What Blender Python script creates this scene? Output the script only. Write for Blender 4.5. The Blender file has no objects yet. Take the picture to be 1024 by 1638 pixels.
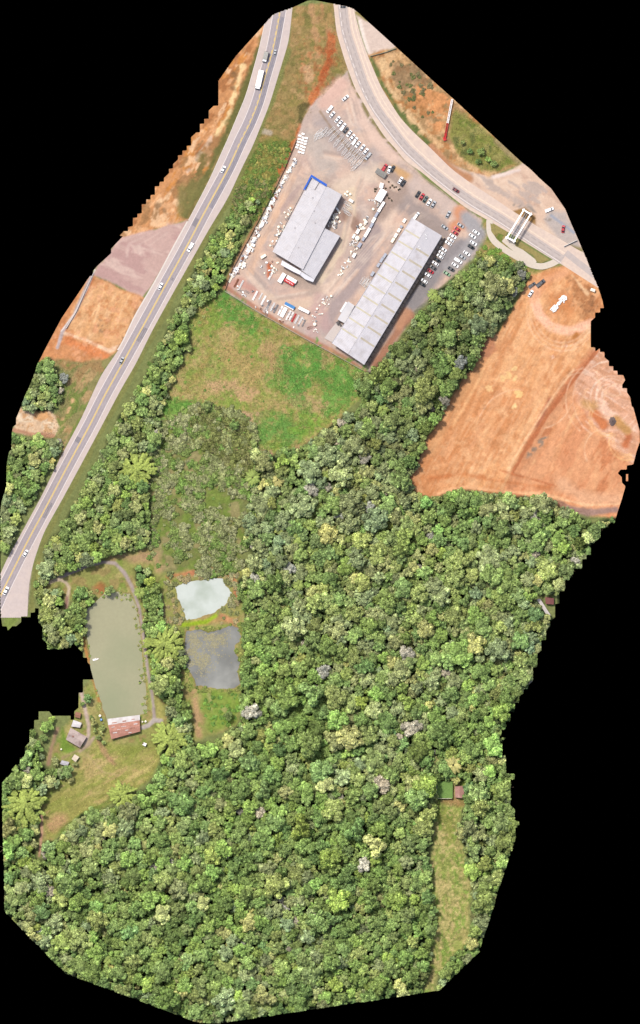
import bpy, bmesh, math, random
import numpy as np
from mathutils import Vector, Matrix

# ------------------------------------------------------------------ camera, light, exposure
S = 0.4                                   # metres per map unit (1 map unit = 1 photo pixel, the survey map's own grid)
def W(px, py): return ((px - 512.0) * S, (819.0 - py) * S)
sc = bpy.context.scene
C = bpy.data.collections.new("scene"); sc.collection.children.link(C)
cam_d = bpy.data.cameras.new("survey_camera"); cam = bpy.data.objects.new("survey_camera", cam_d); C.objects.link(cam)
cam_d.type = 'ORTHO'; cam_d.ortho_scale = 1638 * S; cam_d.clip_end = 1500; cam_d.clip_start = 1
cam.location = (0, 0, 420); cam.rotation_euler = (0, 0, 0); sc.camera = cam
SUN_EL, SUN_AZ = math.radians(64), math.radians(-38)      # azimuth measured from +Y (top of map), negative = towards the left
world = bpy.data.worlds.new("World"); sc.world = world; world.use_nodes = True
wn = world.node_tree.nodes; wl = world.node_tree.links
sky = wn.new('ShaderNodeTexSky'); sky.sky_type = 'NISHITA'; sky.sun_disc = False
sky.sun_elevation = SUN_EL; sky.sun_rotation = SUN_AZ; sky.dust_density = 4.0; sky.air_density = 1.0; sky.ozone_density = 0.6
bg = wn['Background']; bg.inputs[1].default_value = 0.125
wl.new(sky.outputs[0], bg.inputs[0])
sd_ = bpy.data.lights.new("sun", 'SUN'); sd_.energy = 2.9; sd_.angle = math.radians(6); sd_.color = (1.0, 0.95, 0.89)
sun = bpy.data.objects.new("sun", sd_); C.objects.link(sun)
dv = Vector((math.sin(SUN_AZ) * math.cos(SUN_EL), math.cos(SUN_AZ) * math.cos(SUN_EL), math.sin(SUN_EL)))
sun.rotation_euler = dv.to_track_quat('Z', 'Y').to_euler(); sun.location = (0, 0, 200)
sc.view_settings.view_transform = 'Standard'; sc.view_settings.look = 'None'; sc.view_settings.gamma = 1
sc.view_settings.exposure = 0.85
try:
    sc.cycles.max_bounces = 5; sc.cycles.diffuse_bounces = 3; sc.cycles.glossy_bounces = 2
    sc.cycles.transparent_max_bounces = 4
except Exception: pass

# ------------------------------------------------------------------ helpers
K = 0.52
def lin(c):
    c = np.asarray(c, float) / 255.0
    return np.where(c <= 0.04045, c / 12.92, ((c + 0.055) / 1.055) ** 2.4)
def alb(c, k=K): return tuple(float(v) for v in lin(c) * k)
MATS = {}
def mat(name, rgb, rough=0.8, metal=0.0, var=0.12, scale=1.5, bump=0.0, k=K, dirt=None, dirt_amt=0.0, spec=0.3, dscale=0.25):
    if name in MATS: return MATS[name]
    m = bpy.data.materials.new(name); m.use_nodes = True; n = m.node_tree.nodes; l = m.node_tree.links
    p = n['Principled BSDF']; p.inputs['Roughness'].default_value = rough; p.inputs['Metallic'].default_value = metal
    p.inputs['Specular IOR Level'].default_value = spec
    tc = n.new('ShaderNodeTexCoord'); nz = n.new('ShaderNodeTexNoise'); nz.inputs['Scale'].default_value = scale
    nz.inputs['Detail'].default_value = 4; nz.inputs['Roughness'].default_value = 0.65; l.new(tc.outputs['Object'], nz.inputs['Vector'])
    mr = n.new('ShaderNodeMapRange'); mr.inputs[1].default_value = 0.3; mr.inputs[2].default_value = 0.7
    mr.inputs[3].default_value = 1 - var; mr.inputs[4].default_value = 1 + var; l.new(nz.outputs[0], mr.inputs[0])
    vm = n.new('ShaderNodeVectorMath'); vm.operation = 'SCALE'; vm.inputs[0].default_value = alb(rgb, k)
    l.new(mr.outputs[0], vm.inputs['Scale']); out = vm.outputs[0]
    if dirt is not None:
        n2 = n.new('ShaderNodeTexNoise'); n2.inputs['Scale'].default_value = dscale; n2.inputs['Detail'].default_value = 6
        l.new(tc.outputs['Object'], n2.inputs['Vector'])
        m2 = n.new('ShaderNodeMapRange'); m2.inputs[1].default_value = 0.45; m2.inputs[2].default_value = 0.7
        m2.inputs[4].default_value = dirt_amt; l.new(n2.outputs[0], m2.inputs[0])
        mx = n.new('ShaderNodeMix'); mx.data_type = 'RGBA'; l.new(m2.outputs[0], mx.inputs[0])
        l.new(out, mx.inputs[6]); mx.inputs[7].default_value = (*alb(dirt, k), 1); out = mx.outputs[2]
    l.new(out, p.inputs['Base Color'])
    if bump:
        b = n.new('ShaderNodeBump'); b.inputs['Strength'].default_value = bump; b.inputs['Distance'].default_value = 0.3
        l.new(nz.outputs[0], b.inputs['Height']); l.new(b.outputs[0], p.inputs['Normal'])
    MATS[name] = m; return m

def inpoly(x, y, poly):
    x = np.asarray(x, float); y = np.asarray(y, float); r = np.zeros(x.shape, bool)
    n = len(poly)
    for i in range(n):
        x1, y1 = poly[i]; x2, y2 = poly[(i + 1) % n]
        if y1 == y2: continue
        c = ((y1 > y) != (y2 > y)) & (x < (x2 - x1) * (y - y1) / (y2 - y1) + x1)
        r ^= c
    return r
def segdist(x, y, pts, closed=True):
    d = np.full(np.shape(x), 1e9); n = len(pts)
    for i in range(n if closed else n - 1):
        ax, ay = pts[i]; bx, by = pts[(i + 1) % n]; vx, vy = bx - ax, by - ay; L = vx * vx + vy * vy + 1e-9
        t = np.clip(((x - ax) * vx + (y - ay) * vy) / L, 0, 1)
        d = np.minimum(d, (x - ax - t * vx) ** 2 + (y - ay - t * vy) ** 2)
    return np.sqrt(d)
def sdist(x, y, poly):
    d = segdist(x, y, poly); return np.where(inpoly(x, y, poly), d, -d)

OUT = [(492,1),(502,0),(533,6),(560,12),(565,14),(574,21),(588,34),(630,72),(658,97.5),(688,125),(724,157),(834,259),(849,271),(863,285),(882,302),(904,334),(913.5,357),(925,383),(937,411.5),(948,440),(956,457.6),(960,469),(964,481.6),(966,492.5),(960,493),(960,499.7),(952,500),(952,507.6),(945,514),(945,555.6),(952,556),(952.4,562.5),(959.3,557.4),(960,563),(967,563),(967,571.6),(974,577.7),(974,585.7),(981,586),(981,593),(987.8,593),(988,599.8),(997,600),(1000,608),(995.3,615.4),(995.6,621),(1002.9,621.3),(1003,628),(1008,635),(1010.5,650),(1013,651.6),(1021,681),(1023.5,690),(1023.5,707),(1018.6,721),(1013,743),(1003,744.5),(1002.5,751),(993,751),(988,757),(994.5,763),(995,772),(1000.6,778),(995.3,796.6),(988,819),(983,836.6),(974,837),(973.7,844),(960,844),(960,858.6),(945,873),(945,887),(938,887),(938,894),(931,894),(931,908.6),(917,909),(917,916),(909.4,926.5),(903,926.5),(903,944.5),(895,945),(895,965.5),(888,966),(888,987),(880,995),(880,1004),(873,1009),(873,1023),(866,1024),(865.5,1040.5),(859,1045),(859,1066.6),(852,1067),(852,1089),(844.6,1097),(844.6,1102),(838,1102),(837.4,1109),(830,1113),(830,1124),(823,1124),(823,1139),(816,1139),(816,1153),(809,1153.5),(809,1167),(802,1167),(802,1174),(797,1180),(808,1180),(807.5,1183),(802,1188.5),(802,1208.7),(809,1209),(809,1237.6),(823,1238),(823,1246),(816,1246),(816,1288.5),(823,1295),(823,1312.5),(830,1316),(830,1319),(823,1325),(824.6,1336),(822,1350),(802.5,1407),(766,1523.5),(703,1584),(620,1596.5),(352,1636.5),(316,1636),(257,1613),(155,1575),(105.5,1558),(7.7,1458),(7,1400),(4,1280),(4,1252),(19,1237.5),(19,1231),(25.4,1224),(33,1223),(33,1215),(40,1210),(40,1194.5),(48,1188),(48,1166),(54.7,1166),(55,1152),(62,1151.5),(62,1138),(78.6,1138),(84,1145),(113,1145),(113,1151.5),(119,1151.5),(119,1138),(125.7,1132),(126,1108),(133,1108),(133,1087),(155,1087),(155,1080),(148,1074),(148,1066.5),(140,1059.7),(140,1052),(133,1052),(133,1044.4),(119,1031),(115,1031.7),(113,1036.8),(84,1039),(76,1038),(75.6,1029),(68.4,1022.5),(67.4,1015.7),(69,1003),(62,995),(62,973),(56,973),(56,979.5),(49,980),(49,987),(34,987),(34,995),(26,1001.6),(19.5,1001.6),(12.7,1009),(11,1002),(4,1001.6),(2,989),(1,960),(1,819),(3.4,802),(11,778),(11,744),(15.4,722),(19,720),(19.7,689),(21,682.6),(26,679),(26,669),(34,650),(40,635),(48,617.6),(61.5,580),(72,559),(98.6,509),(123.5,472),(144,441.5),(149,441),(149,433),(155.7,425.4),(178,405),(178,397.6),(196.6,378),(191.6,377),(198,370),(205,369.6),(205,363),(212.7,362),(213,348.5),(220,348),(220,342),(227,341),(227,327),(234,326.5),(234.4,319),(241,319),(241,312),(248,311.5),(248,298),(255,298),(255.5,291),(262.5,290.5),(262.5,284.6),(270.5,277),(270.5,270),(277,269.5),(277,262.6),(285,255),(285,248.5),(292,248),(292,241),(299,240.5),(299,233),(306,233),(306,219.5),(314,212),(320,211.6),(320,198),(327,198),(327,190.5),(334,190),(334,177),(341.7,169.4),(349.5,169),(349.5,129.5),(371,99),(378,89),(424,38),(436.5,24),(467,12.7)]
ISLET = [(1002,759),(1004,759),(1005.5,764),(1004.5,770),(1002,770)]
def outsd(x, y): return sdist(np.asarray(x, float), np.asarray(y, float), OUT)

class MB:
    """collects vertices (world metres, local to its thing) and faces, then links ONE mesh object"""
    def __init__(s): s.v = []; s.f = []; s.mi = []
    def add(s, vs, fs, mi=0):
        o = len(s.v); s.v += [tuple(v) for v in vs]; s.f += [tuple(i + o for i in f) for f in fs]; s.mi += [mi] * len(fs); return s
    def box(s, cx, cy, cz, sx, sy, sz, rz=0.0, mi=0, taper=1.0):
        c, n = math.cos(rz), math.sin(rz); vs = []
        for z, t in ((-.5, 1), (.5, taper)):
            for x, y in ((-.5, -.5), (.5, -.5), (.5, .5), (-.5, .5)):
                X, Y = x * sx * t, y * sy * t; vs.append((cx + X * c - Y * n, cy + X * n + Y * c, cz + z * sz))
        return s.add(vs, [(3,2,1,0),(4,5,6,7),(0,1,5,4),(1,2,6,5),(2,3,7,6),(3,0,4,7)], mi)
    def tube(s, a, b, r, n=8, r2=None, mi=0):
        a, b = Vector(a), Vector(b); d = b - a; q = d.to_track_quat('Z', 'Y'); r2 = r if r2 is None else r2; vs = []
        for p, rr in ((a, r), (b, r2)):
            for i in range(n):
                t = 2 * math.pi * i / n; vs.append(p + q @ Vector((rr * math.cos(t), rr * math.sin(t), 0)))
        fs = [(i, (i + 1) % n, n + (i + 1) % n, n + i) for i in range(n)] + [tuple(range(n - 1, -1, -1)), tuple(range(n, 2 * n))]
        return s.add(vs, fs, mi)
    def lathe(s, cx, cy, prof, n=16, mi=0):
        vs = []
        for r, z in prof:
            for i in range(n):
                t = 2 * math.pi * i / n; vs.append((cx + r * math.cos(t), cy + r * math.sin(t), z))
        fs = []
        for k in range(len(prof) - 1):
            for i in range(n): fs.append((k*n+i, k*n+(i+1)%n, (k+1)*n+(i+1)%n, (k+1)*n+i))
        fs += [tuple(range(n - 1, -1, -1)), tuple(range((len(prof)-1)*n, len(prof)*n))]
        return s.add(vs, fs, mi)
    def prism(s, poly, z0, z1, mi=0):
        n = len(poly); vs = [(x, y, z0) for x, y in poly] + [(x, y, z1) for x, y in poly]
        return s.add(vs, [tuple(range(n - 1, -1, -1)), tuple(range(n, 2*n))] + [(i, (i+1)%n, n+(i+1)%n, n+i) for i in range(n)], mi)
    def sections(s, secs, mi=0):
        """loft through rings of equal length, capped"""
        n = len(secs[0]); vs = [p for r in secs for p in r]; fs = []
        for k in range(len(secs) - 1):
            for i in range(n): fs.append((k*n+i, k*n+(i+1)%n, (k+1)*n+(i+1)%n, (k+1)*n+i))
        fs += [tuple(range(n-1, -1, -1)), tuple(range((len(secs)-1)*n, len(secs)*n))]
        return s.add(vs, fs, mi)
    def mesh(s, name, m):
        me = bpy.data.meshes.new(name); me.from_pydata(s.v, [], s.f); ms = m if isinstance(m, (list, tuple)) else [m]
        for x in ms: me.materials.append(x)
        if len(ms) > 1: me.polygons.foreach_set('material_index', s.mi)
        bm = bmesh.new(); bm.from_mesh(me); bmesh.ops.recalc_face_normals(bm, faces=bm.faces); bm.to_mesh(me); bm.free()
        return me
    def build(s, name, m, parent=None):
        o = bpy.data.objects.new(name, s.mesh(name, m)); C.objects.link(o)
        if parent is not None: o.parent = parent
        return o
def tag(o, label=None, cat=None, group=None, kind=None):
    if label: o['label'] = label
    if cat: o['category'] = cat
    if group: o['group'] = group
    if kind: o['kind'] = kind
    return o
def thing(name, label, cat, px=None, py=None, z=0.0, rz=0.0, group=None):
    o = bpy.data.objects.new(name, None); C.objects.link(o); o.empty_display_size = 0.5
    if px is not None: x, y = W(px, py); o.location = (x, y, z)
    o.rotation_euler = (0, 0, rz); return tag(o, label, cat, group)
KIDS = {}
def dup(root, px, py, rz=0.0, scale=1.0, z=0.0, label=None, group=None, mats=None, cat=None):
    if root not in KIDS: KIDS[root] = [c for c in C.objects if c.parent == root]
    r = root.copy(); C.objects.link(r); x, y = W(px, py); r.location = (x, y, z); r.rotation_euler = (0, 0, rz)
    r.scale = (scale,) * 3 if not isinstance(scale, tuple) else scale
    if label: r['label'] = label
    if cat: r['category'] = cat
    if group: r['group'] = group
    for ch in KIDS[root]:
        c = ch.copy(); C.objects.link(c); c.parent = r
        if mats and ch.name.split('.')[0] in mats:
            c.data = mesh_with(ch.data, mats[ch.name.split('.')[0]])
    return r
_mw = {}
def mesh_with(me, m):
    k = (me.name, m.name)
    if k not in _mw:
        c = me.copy(); c.materials.clear(); c.materials.append(m); _mw[k] = c
    return _mw[k]
ORD = ['first','second','third','fourth','fifth','sixth','seventh','eighth','ninth','tenth','eleventh','twelfth','thirteenth','fourteenth','fifteenth','sixteenth','seventeenth','eighteenth','nineteenth','twentieth']
LM = [(490,360,'grey-roofed warehouse'),(620,465,'white-roofed warehouse'),(828,360,'white road gantry'),(185,1050,'green pond'),
      (325,958,'milky pond'),(340,1055,'lily pond'),(199,1162,'rusty-roofed barn'),(122,1180,'grey-roofed house'),(895,487,'pipe stack'),
      (735,1267,'red-tiled hut'),(878,961,'white-walled house'),(218,750,'roadside bamboo'),(980,674,'gravel heap'),(725,1400,'grass clearing'),(730,305,'avenue car'),(257,458,'highway car'),(425,600,'grass field')]
def where(px, py):
    d, lx, ly, nm = min((abs(px - a) + abs(py - b), a, b, c) for a, b, c in LM)
    dx, dy = int(round((px - lx) * S)), int(round((py - ly) * S))
    f = lambda a, b: "%s metres %s, %s %s the %s" % (numw(abs(a)), 'right' if a > 0 else 'left', numw(abs(b)), 'below' if b > 0 else 'above', nm)
    s_ = f(dx, dy); k_ = 0
    while s_ in _seen: k_ += 1; s_ = f(dx + (k_ % 3) * (1 if dx > 0 else -1), dy + k_ // 3)
    _seen.add(s_); return s_
_seen = set()
_ONES = 'zero one two three four five six seven eight nine ten eleven twelve thirteen fourteen fifteen sixteen seventeen eighteen nineteen'.split()
def numw(n):
    if n < 20: return _ONES[n]
    if n < 100: return 'twenty thirty forty fifty sixty seventy eighty ninety'.split()[n // 10 - 2] + ('-' + _ONES[n % 10] if n % 10 else '')
    return 'hundred' + ('-' + numw(n % 100) if n % 100 else '') if n < 200 else 'two-hundred' + ('-' + numw(n % 100) if n % 100 else '')

# ------------------------------------------------------------------ ground painting (soil, grass and gravel colour regions in map space)
GS = 1.6; NX, NY = 641, 1025
gx = np.arange(NX) * GS; gy = np.arange(NY) * GS
X, Y = np.meshgrid(gx, gy)
rng = np.random.default_rng(7)
_nc = {}
def nz(scale, seed=0, octs=4, rot=0.0, stretch=1.0):
    key = (scale, seed, octs, rot, stretch)
    if key in _nc: return _nc[key]
    c, s = math.cos(rot), math.sin(rot); U = (X * c + Y * s) / stretch; V = -X * s + Y * c
    U = U - U.min() ; V = V - V.min(); r = np.random.default_rng(1000 + seed); out = np.zeros(X.shape); a = 1.0; tot = 0; sc_ = scale
    for o in range(octs):
        gw, gh = int(U.max() / sc_) + 3, int(V.max() / sc_) + 3; g = r.random((gh, gw)) * 2 - 1
        u, v = U / sc_, V / sc_; iu, iv = u.astype(int), v.astype(int); fu, fv = u - iu, v - iv
        fu = fu * fu * (3 - 2 * fu); fv = fv * fv * (3 - 2 * fv)
        out += a * ((g[iv, iu] * (1 - fu) + g[iv, iu + 1] * fu) * (1 - fv) + (g[iv + 1, iu] * (1 - fu) + g[iv + 1, iu + 1] * fu) * fv)
        tot += a; a *= 0.6; sc_ /= 2
        if sc_ < 1.4: break
    out = out / tot * 1.7; _nc[key] = out.astype(np.float32); return _nc[key]
COL = np.ones((NY, NX, 3)) * lin((120, 128, 78)); H = np.zeros((NY, NX)); REG = np.zeros((NY, NX), int)
def window(pts, m):
    xs = [p[0] for p in pts]; ys = [p[1] for p in pts]
    i0 = max(0, int((min(xs) - m) / GS)); i1 = min(NX, int((max(xs) + m) / GS) + 2); j0 = max(0, int((min(ys) - m) / GS)); j1 = min(NY, int((max(ys) + m) / GS) + 2)
    return slice(j0, j1), slice(i0, i1)
def blend(w, rgb, a): 
    A = a[..., None]; COL[w] = COL[w] * (1 - A) + lin(rgb) * A
def paint(poly, rgb, soft=1.5, warp=3, ws=22, a=1.0, nthr=None, ns=14, nseed=3, nrot=0.0, nst=1.0, reg=None):
    w = window(poly, soft + warp * 2 + 2); x, y = X[w], Y[w]
    d = sdist(x, y, poly) + warp * nz(ws, 11)[w]
    m = np.clip(d / (2 * soft) + .5, 0, 1)
    if reg is not None: REG[w] = np.where(m > .5, reg, REG[w])
    if nthr is not None: m = m * np.clip((nz(ns, nseed, 5, nrot, nst)[w] - nthr) / 0.25, 0, 1)
    blend(w, rgb, m * a); return w, m
def stroke(pts, wd, rgb, soft=1.5, warp=1.5, a=1.0, nthr=None, ns=8, nseed=5, nrot=0.0, nst=1.0, reg=None, ws=18):
    w = window(pts, wd + soft + warp * 2 + 2); x, y = X[w], Y[w]
    d = wd / 2 - (segdist(x, y, pts, False) if len(pts) > 1 else np.hypot(x - pts[0][0], y - pts[0][1])) + warp * nz(ws, 12)[w]
    m = np.clip(d / (2 * soft) + .5, 0, 1)
    if reg is not None: REG[w] = np.where(m > .5, reg, REG[w])
    if nthr is not None: m = m * np.clip((nz(ns, nseed, 5, nrot, nst)[w] - nthr) / 0.25, 0, 1)
    blend(w, rgb, m * a); return w, m
def mottle(poly, cols, ns=12, warp=4, soft=4, a=.8, seed=20, thr=.25, rot=0.0, st=1.0):
    for i, c in enumerate(cols): paint(poly, c, soft=soft, warp=warp, a=a, nthr=thr, ns=ns, nseed=seed + i, nrot=rot, nst=st)
REGN = {0:'grassland',1:'forest_floor',2:'gravel_yard',3:'dirt_field',4:'dirt_bank',5:'grass_field',6:'scrub_ground',7:'path',8:'pond_bed'}

# --- region outlines (map units)
T_MAIN = [(400,690),(420,728),(470,718),(530,683),(578,642),(566,604),(592,592),(612,575),(640,540),(668,505),(690,472),(720,450),(745,430),(765,408),(800,412),(840,424),(850,440),(840,462),(825,480),(800,530),(775,548),(768,575),(745,600),(722,640),(700,680),(672,735),(655,762),(662,782),(690,793),(715,788),(730,782),(800,788),(840,792),(880,800),(905,812),(930,825),(960,828),(990,818),(1010,830),(1010,900),(930,1100),(870,1360),(790,1560),(700,1650),(330,1690),(-40,1500),(-40,1240),(40,1240),(66,1262),(62,1295),(68,1345),(90,1345),(130,1302),(165,1292),(200,1275),(238,1250),(256,1218),(258,1192),(310,1187),(350,1178),(385,1155),(385,1100),(390,1000),(382,930),(398,885),(388,860),(390,800),(404,760)]
C1 = [(698,1250),(745,1250),(745,1283),(736,1300),(732,1335),(742,1365),(750,1400),(755,1440),(752,1480),(748,1510),(725,1530),(712,1545),(700,1565),(690,1600),(676,1596),(688,1540),(696,1480),(692,1420),(690,1370),(697,1300)]
HOLES = [[(653,545),(668,535),(695,545),(705,560),(690,570),(665,565)] , [(860,955),(890,955),(890,990),(865,975)], [(225,1238),(245,1240),(245,1255),(225,1258)]]
HOLES = [C1, HOLES[1]] + [[(74,922),(100,919),(119,936),(113,972),(102,972),(105,947),(95,935),(78,940)],[(61,1290),(71,1290),(73,1330),(69,1374),(58,1374),(61,1330)]]
T_STRIP = [(384,318),(412,318),(398,362),(380,402),(352,455),(345,470),(320,492),(302,520),(306,556),(280,600),(262,640),(256,668),(258,700),(238,735),(236,780),(244,825),(238,866),(212,880),(180,890),(150,900),(128,905),(95,928),(70,945),(62,920),(72,872),(100,828),(130,778),(168,708),(200,652),(225,605),(250,555),(274,505),(296,462),(320,415),(346,368),(368,335)]
T_L1 = [(-20,900),(-20,700),(18,688),(45,700),(70,705),(96,702),(100,718),(86,742),(66,780),(46,815),(30,845),(12,880)]
T_L2 = [(30,655),(40,615),(55,575),(80,572),(92,590),(108,605),(104,640),(88,658),(60,662)]
T_P1 = [(55,925),(72,940),(95,932),(104,945),(104,965),(112,960),(120,944),(142,936),(152,952),(134,985),(136,1010),(134,1045),(80,1050),(50,1000),(60,985)]
T_ROW = [(208,907),(222,902),(238,910),(256,938),(260,995),(286,1008),(300,1062),(286,1100),(308,1140),(306,1190),(270,1192),(262,1160),(268,1130),(240,1092),(238,1040),(230,1012),(222,950)]
T_HOUSE = [(44,1165),(58,1160),(58,1200),(66,1222),(100,1232),(112,1240),(98,1256),(70,1272),(40,1262),(0,1262),(0,1240),(30,1210)]
TRACKS_ = [[(76,924),(100,920),(118,938),(112,972),(103,972),(106,946),(96,934),(80,938)],[(62,1296),(70,1296),(72,1330),(68,1372),(60,1372),(62,1330)]]
T_PB = [(708,415),(745,430),(765,408),(770,395),(760,400)]
TREES_R = [T_MAIN, T_STRIP, T_L1, T_L2, T_P1, T_ROW, T_HOUSE]
SCRUB = [(256,682),(290,665),(335,655),(385,668),(404,695),(418,735),(392,775),(388,830),(398,862),(380,905),(330,915),(290,912),(256,918),(242,885),(246,850),(252,822),(240,780),(250,735)]
FIELD = [(345,472),(365,476),(420,505),(480,540),(535,568),(590,600),(572,640),(530,682),(470,718),(420,728),(402,690),(340,656),(256,668),(266,620),(304,560),(306,500)]
YARD = [(486,190),(505,160),(530,140),(556,112),(570,140),(598,195),(640,250),(690,295),(745,336),(770,352),(765,375),(760,405),(735,430),(700,462),(660,500),(648,520),(632,550),(592,596),(530,566),(480,538),(420,505),(360,466),(372,430),(400,380),(430,328),(458,268),(474,222)]
DIRT = [(850,440),(880,430),(910,425),(958,452),(975,495),(970,560),(1040,640),(1040,740),(1000,830),(960,826),(905,812),(895,798),(800,790),(720,782),(700,795),(670,792),(655,770),(665,740),(700,675),(745,600),(772,570),(775,545),(800,528),(830,480)]

# grass verges, median
MED = [(468,10),(540,4),(545,60),(560,110),(520,150),(490,190),(470,225),(455,270),(430,320),(395,345),(372,330),(392,260),(424,190),(447,118),(462,70)]
paint(MED, (146,126,80), warp=2); mottle(MED, [(132,120,68),(172,142,98),(120,114,64),(160,130,84)], ns=12)
paint([(396,255),(420,222),(470,222),(452,270),(430,322),(400,350),(372,335),(385,290)], (112,118,58), soft=4, warp=6)
mottle([(396,255),(420,222),(470,222),(452,270),(430,322),(400,350),(372,335),(385,290)], [(86,112,48),(140,126,66),(80,100,46)], ns=9)
paint([(434,320),(452,285),(466,240),(480,215),(490,200),(488,215),(466,262),(436,326),(402,385),(366,455),(352,462),(380,410)], (96,128,52), soft=3, warp=3, a=.8)
for p, wdt, c in (([(497,10),(503,45),(508,90)],6,(178,140,100)),([(515,8),(524,45),(530,80)],7,(176,130,92)),([(530,60),(526,95),(512,135),(500,155)],13,(178,98,58)),([(528,85),(520,120),(505,145)],8,(160,84,48)),([(490,110),(496,125)],14,(196,158,118)),([(500,150),(500,180),(486,204),(472,232)],15,(188,114,70)),([(478,218),(468,240),(450,272)],15,(178,104,58)),([(462,230),(455,262)],6,(130,80,48)),([(488,168),(482,190)],12,(92,86,52))):
    stroke(p, wdt, c, soft=2.5, warp=5, ws=10, a=.9)
mottle([(480,60),(540,60),(545,130),(500,165),(480,150)], [(190,128,86),(150,92,56)], ns=7, a=.6, thr=.4)
stroke([(418,209),(432,213)], 9, (178,164,142), soft=1.5, warp=1)
# left bank
BANK = [(440,20),(424,45),(402,120),(372,195),(340,270),(300,352),(265,362),(190,385),(150,380),(200,250),(330,80)]
paint(BANK, (192,138,92), reg=4, warp=2); mottle(BANK, [(212,164,120),(158,104,64),(190,128,66),(222,184,144),(150,112,74)], ns=12, rot=-1.05, st=2.2)
stroke([(388,105),(374,150),(366,185),(345,215)], 6, (220,190,140), soft=2, warp=3, ws=9); stroke([(338,222),(315,255),(300,275)], 8, (205,176,150), soft=3, warp=4, nthr=-.1)
stroke([(420,60),(404,115),(375,185),(350,240),(332,280),(305,330),(298,345)], 12, (104,102,58), soft=2.5, warp=3, ws=12)
stroke([(325,250),(305,300),(300,335)], 16, (118,104,62), soft=5, warp=6, nthr=-.2)
paint([(285,300),(310,290),(330,285),(300,345),(285,350)], (116,112,66), soft=4, warp=5, a=.8)
for q in ((373,120,7),(372,140,6),(336,230,9),(252,330,10),(262,338,8),(285,290,10)): stroke([(q[0],q[1])], q[2], (122,92,62), soft=2, warp=3, a=.7)
# pinkish gravel pad and terraces on the left
PAD = [(300,352),(270,362),(240,368),(190,383),(165,415),(146,440),(175,450),(225,478),(245,452),(280,398)]
paint(PAD, (188,158,148), warp=2, reg=2); mottle(PAD, [(176,142,136),(202,176,164)], ns=20, rot=.4, st=3)
for r in (22, 34, 46, 60): stroke([(290 - r * 1.9, 400 + r*.25), (270 - r * 1.4, 385 - r*.1+10), (290 - r, 372)], 2.2, (206,182,170), warp=2, a=.5)
TER = [(144,440),(228,478),(218,510),(192,555),(178,566),(120,540),(100,532),(118,490)]
PITL = [(144,438),(232,478),(195,560),(165,580),(90,585),(60,580),(100,505)]
paint(PITL, (194,136,92), reg=4, warp=2); paint(TER, (208,160,114), warp=1.5); mottle(TER, [(222,180,136),(196,146,98)], ns=7, rot=-1.1, st=4, a=.6)
stroke([(100,532),(140,545),(175,562),(190,555)], 5, (226,190,158), warp=1.5); stroke([(150,445),(105,528)], 4, (178,112,72), warp=1)
stroke([(225,480),(205,530),(190,560)], 6, (160,120,86), warp=2, nthr=-.3); stroke([(110,545),(150,562),(175,575)], 12, (202,128,82), soft=3, warp=3)
stroke([(157,500),(165,515),(160,525)], 10, (172,132,96), warp=4, nthr=0, ns=4)
mottle(PITL, [(176,110,66),(214,158,120)], ns=9, a=.5, thr=.3)
stroke([(146,443),(118,505),(100,530),(92,556)], 5.5, (176,160,156), soft=1, warp=.6, reg=7); stroke([(152,432),(140,460),(120,500),(98,530)],1.2,(214,206,200),soft=.6,warp=0)
# left lower grass
LG = [(165,575),(195,560),(175,600),(150,650),(120,700),(95,735),(90,700),(60,700),(95,655),(105,600),(70,575),(130,578)]
paint(LG, (136,130,84), warp=3); mottle(LG, [(92,118,54),(176,146,104),(150,120,80),(110,128,62)], ns=11, rot=-1.0, st=2)
stroke([(118,640),(106,665),(100,690)], 5, (196,160,118), warp=3, nthr=-.2)
CUT = [(26,665),(34,650),(60,652),(78,652),(90,668),(94,682),(88,698),(60,698),(20,690)]
paint(CUT, (208,178,146), warp=2, reg=4); mottle(CUT, [(220,200,172),(190,146,102)], ns=8); stroke([(22,688),(50,694),(85,697)], 7, (176,134,106), warp=1.5)
paint([(56,655),(76,654),(80,668),(66,676),(54,670)], (204,156,108), warp=2)
# highway verges
stroke([(283,395),(251,458),(195,562),(163,606),(125,688),(96,740),(67,802),(32,866),(5,915)], 7, (118,118,66), soft=2, warp=2)
stroke([(462,80),(446,130),(424,190),(392,262),(366,322),(334,372),(276,478),(216,590),(164,684),(98,812),(72,862),(56,915),(50,975)], 9, (122,124,72), soft=2, warp=2)
# top-right waste ground
WG = [(588,88),(628,78),(640,70),(760,180),(860,270),(835,262),(780,285),(720,262),(690,240),(650,200),(615,150)]
paint([(560,5),(600,30),(640,78),(604,88),(594,92),(580,60),(572,30)], (206,186,172), warp=1, reg=2); stroke([(576,34),(582,60),(592,90)], 5, (222,208,196), warp=.5, soft=1); stroke([(570,20),(588,32)], 5, (140,128,80))
stroke([(600,88),(634,78)], 3, (120,128,80), warp=1)
paint(WG, (186,148,104), warp=2); mottle(WG, [(128,112,72),(150,120,84),(206,168,124),(170,116,70)], ns=13, thr=.15)
paint([(628,100),(665,102),(690,130),(650,150),(630,135)], (120,100,74), soft=5, warp=9, ws=12, a=.7)
stroke([(594,95),(612,135),(640,180),(668,210),(692,238)], 8, (96,108,60), soft=2.5, warp=3); stroke([(612,100),(622,140),(655,185),(680,215)], 9, (206,172,128), soft=3, warp=4, nthr=-.3)
stroke([(680,150),(705,165),(700,190)], 30, (198,140,92), soft=6, warp=6, nthr=-.4)
MEAD = [(724,168),(770,205),(834,262),(800,274),(770,272),(735,250),(722,215)]
paint(MEAD, (130,130,68), soft=3, warp=4); mottle(MEAD, [(108,122,54),(146,140,84),(90,100,54)], ns=14)
stroke([(795,226),(830,258)], 10, (150,134,96), soft=3, warp=3)
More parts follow.
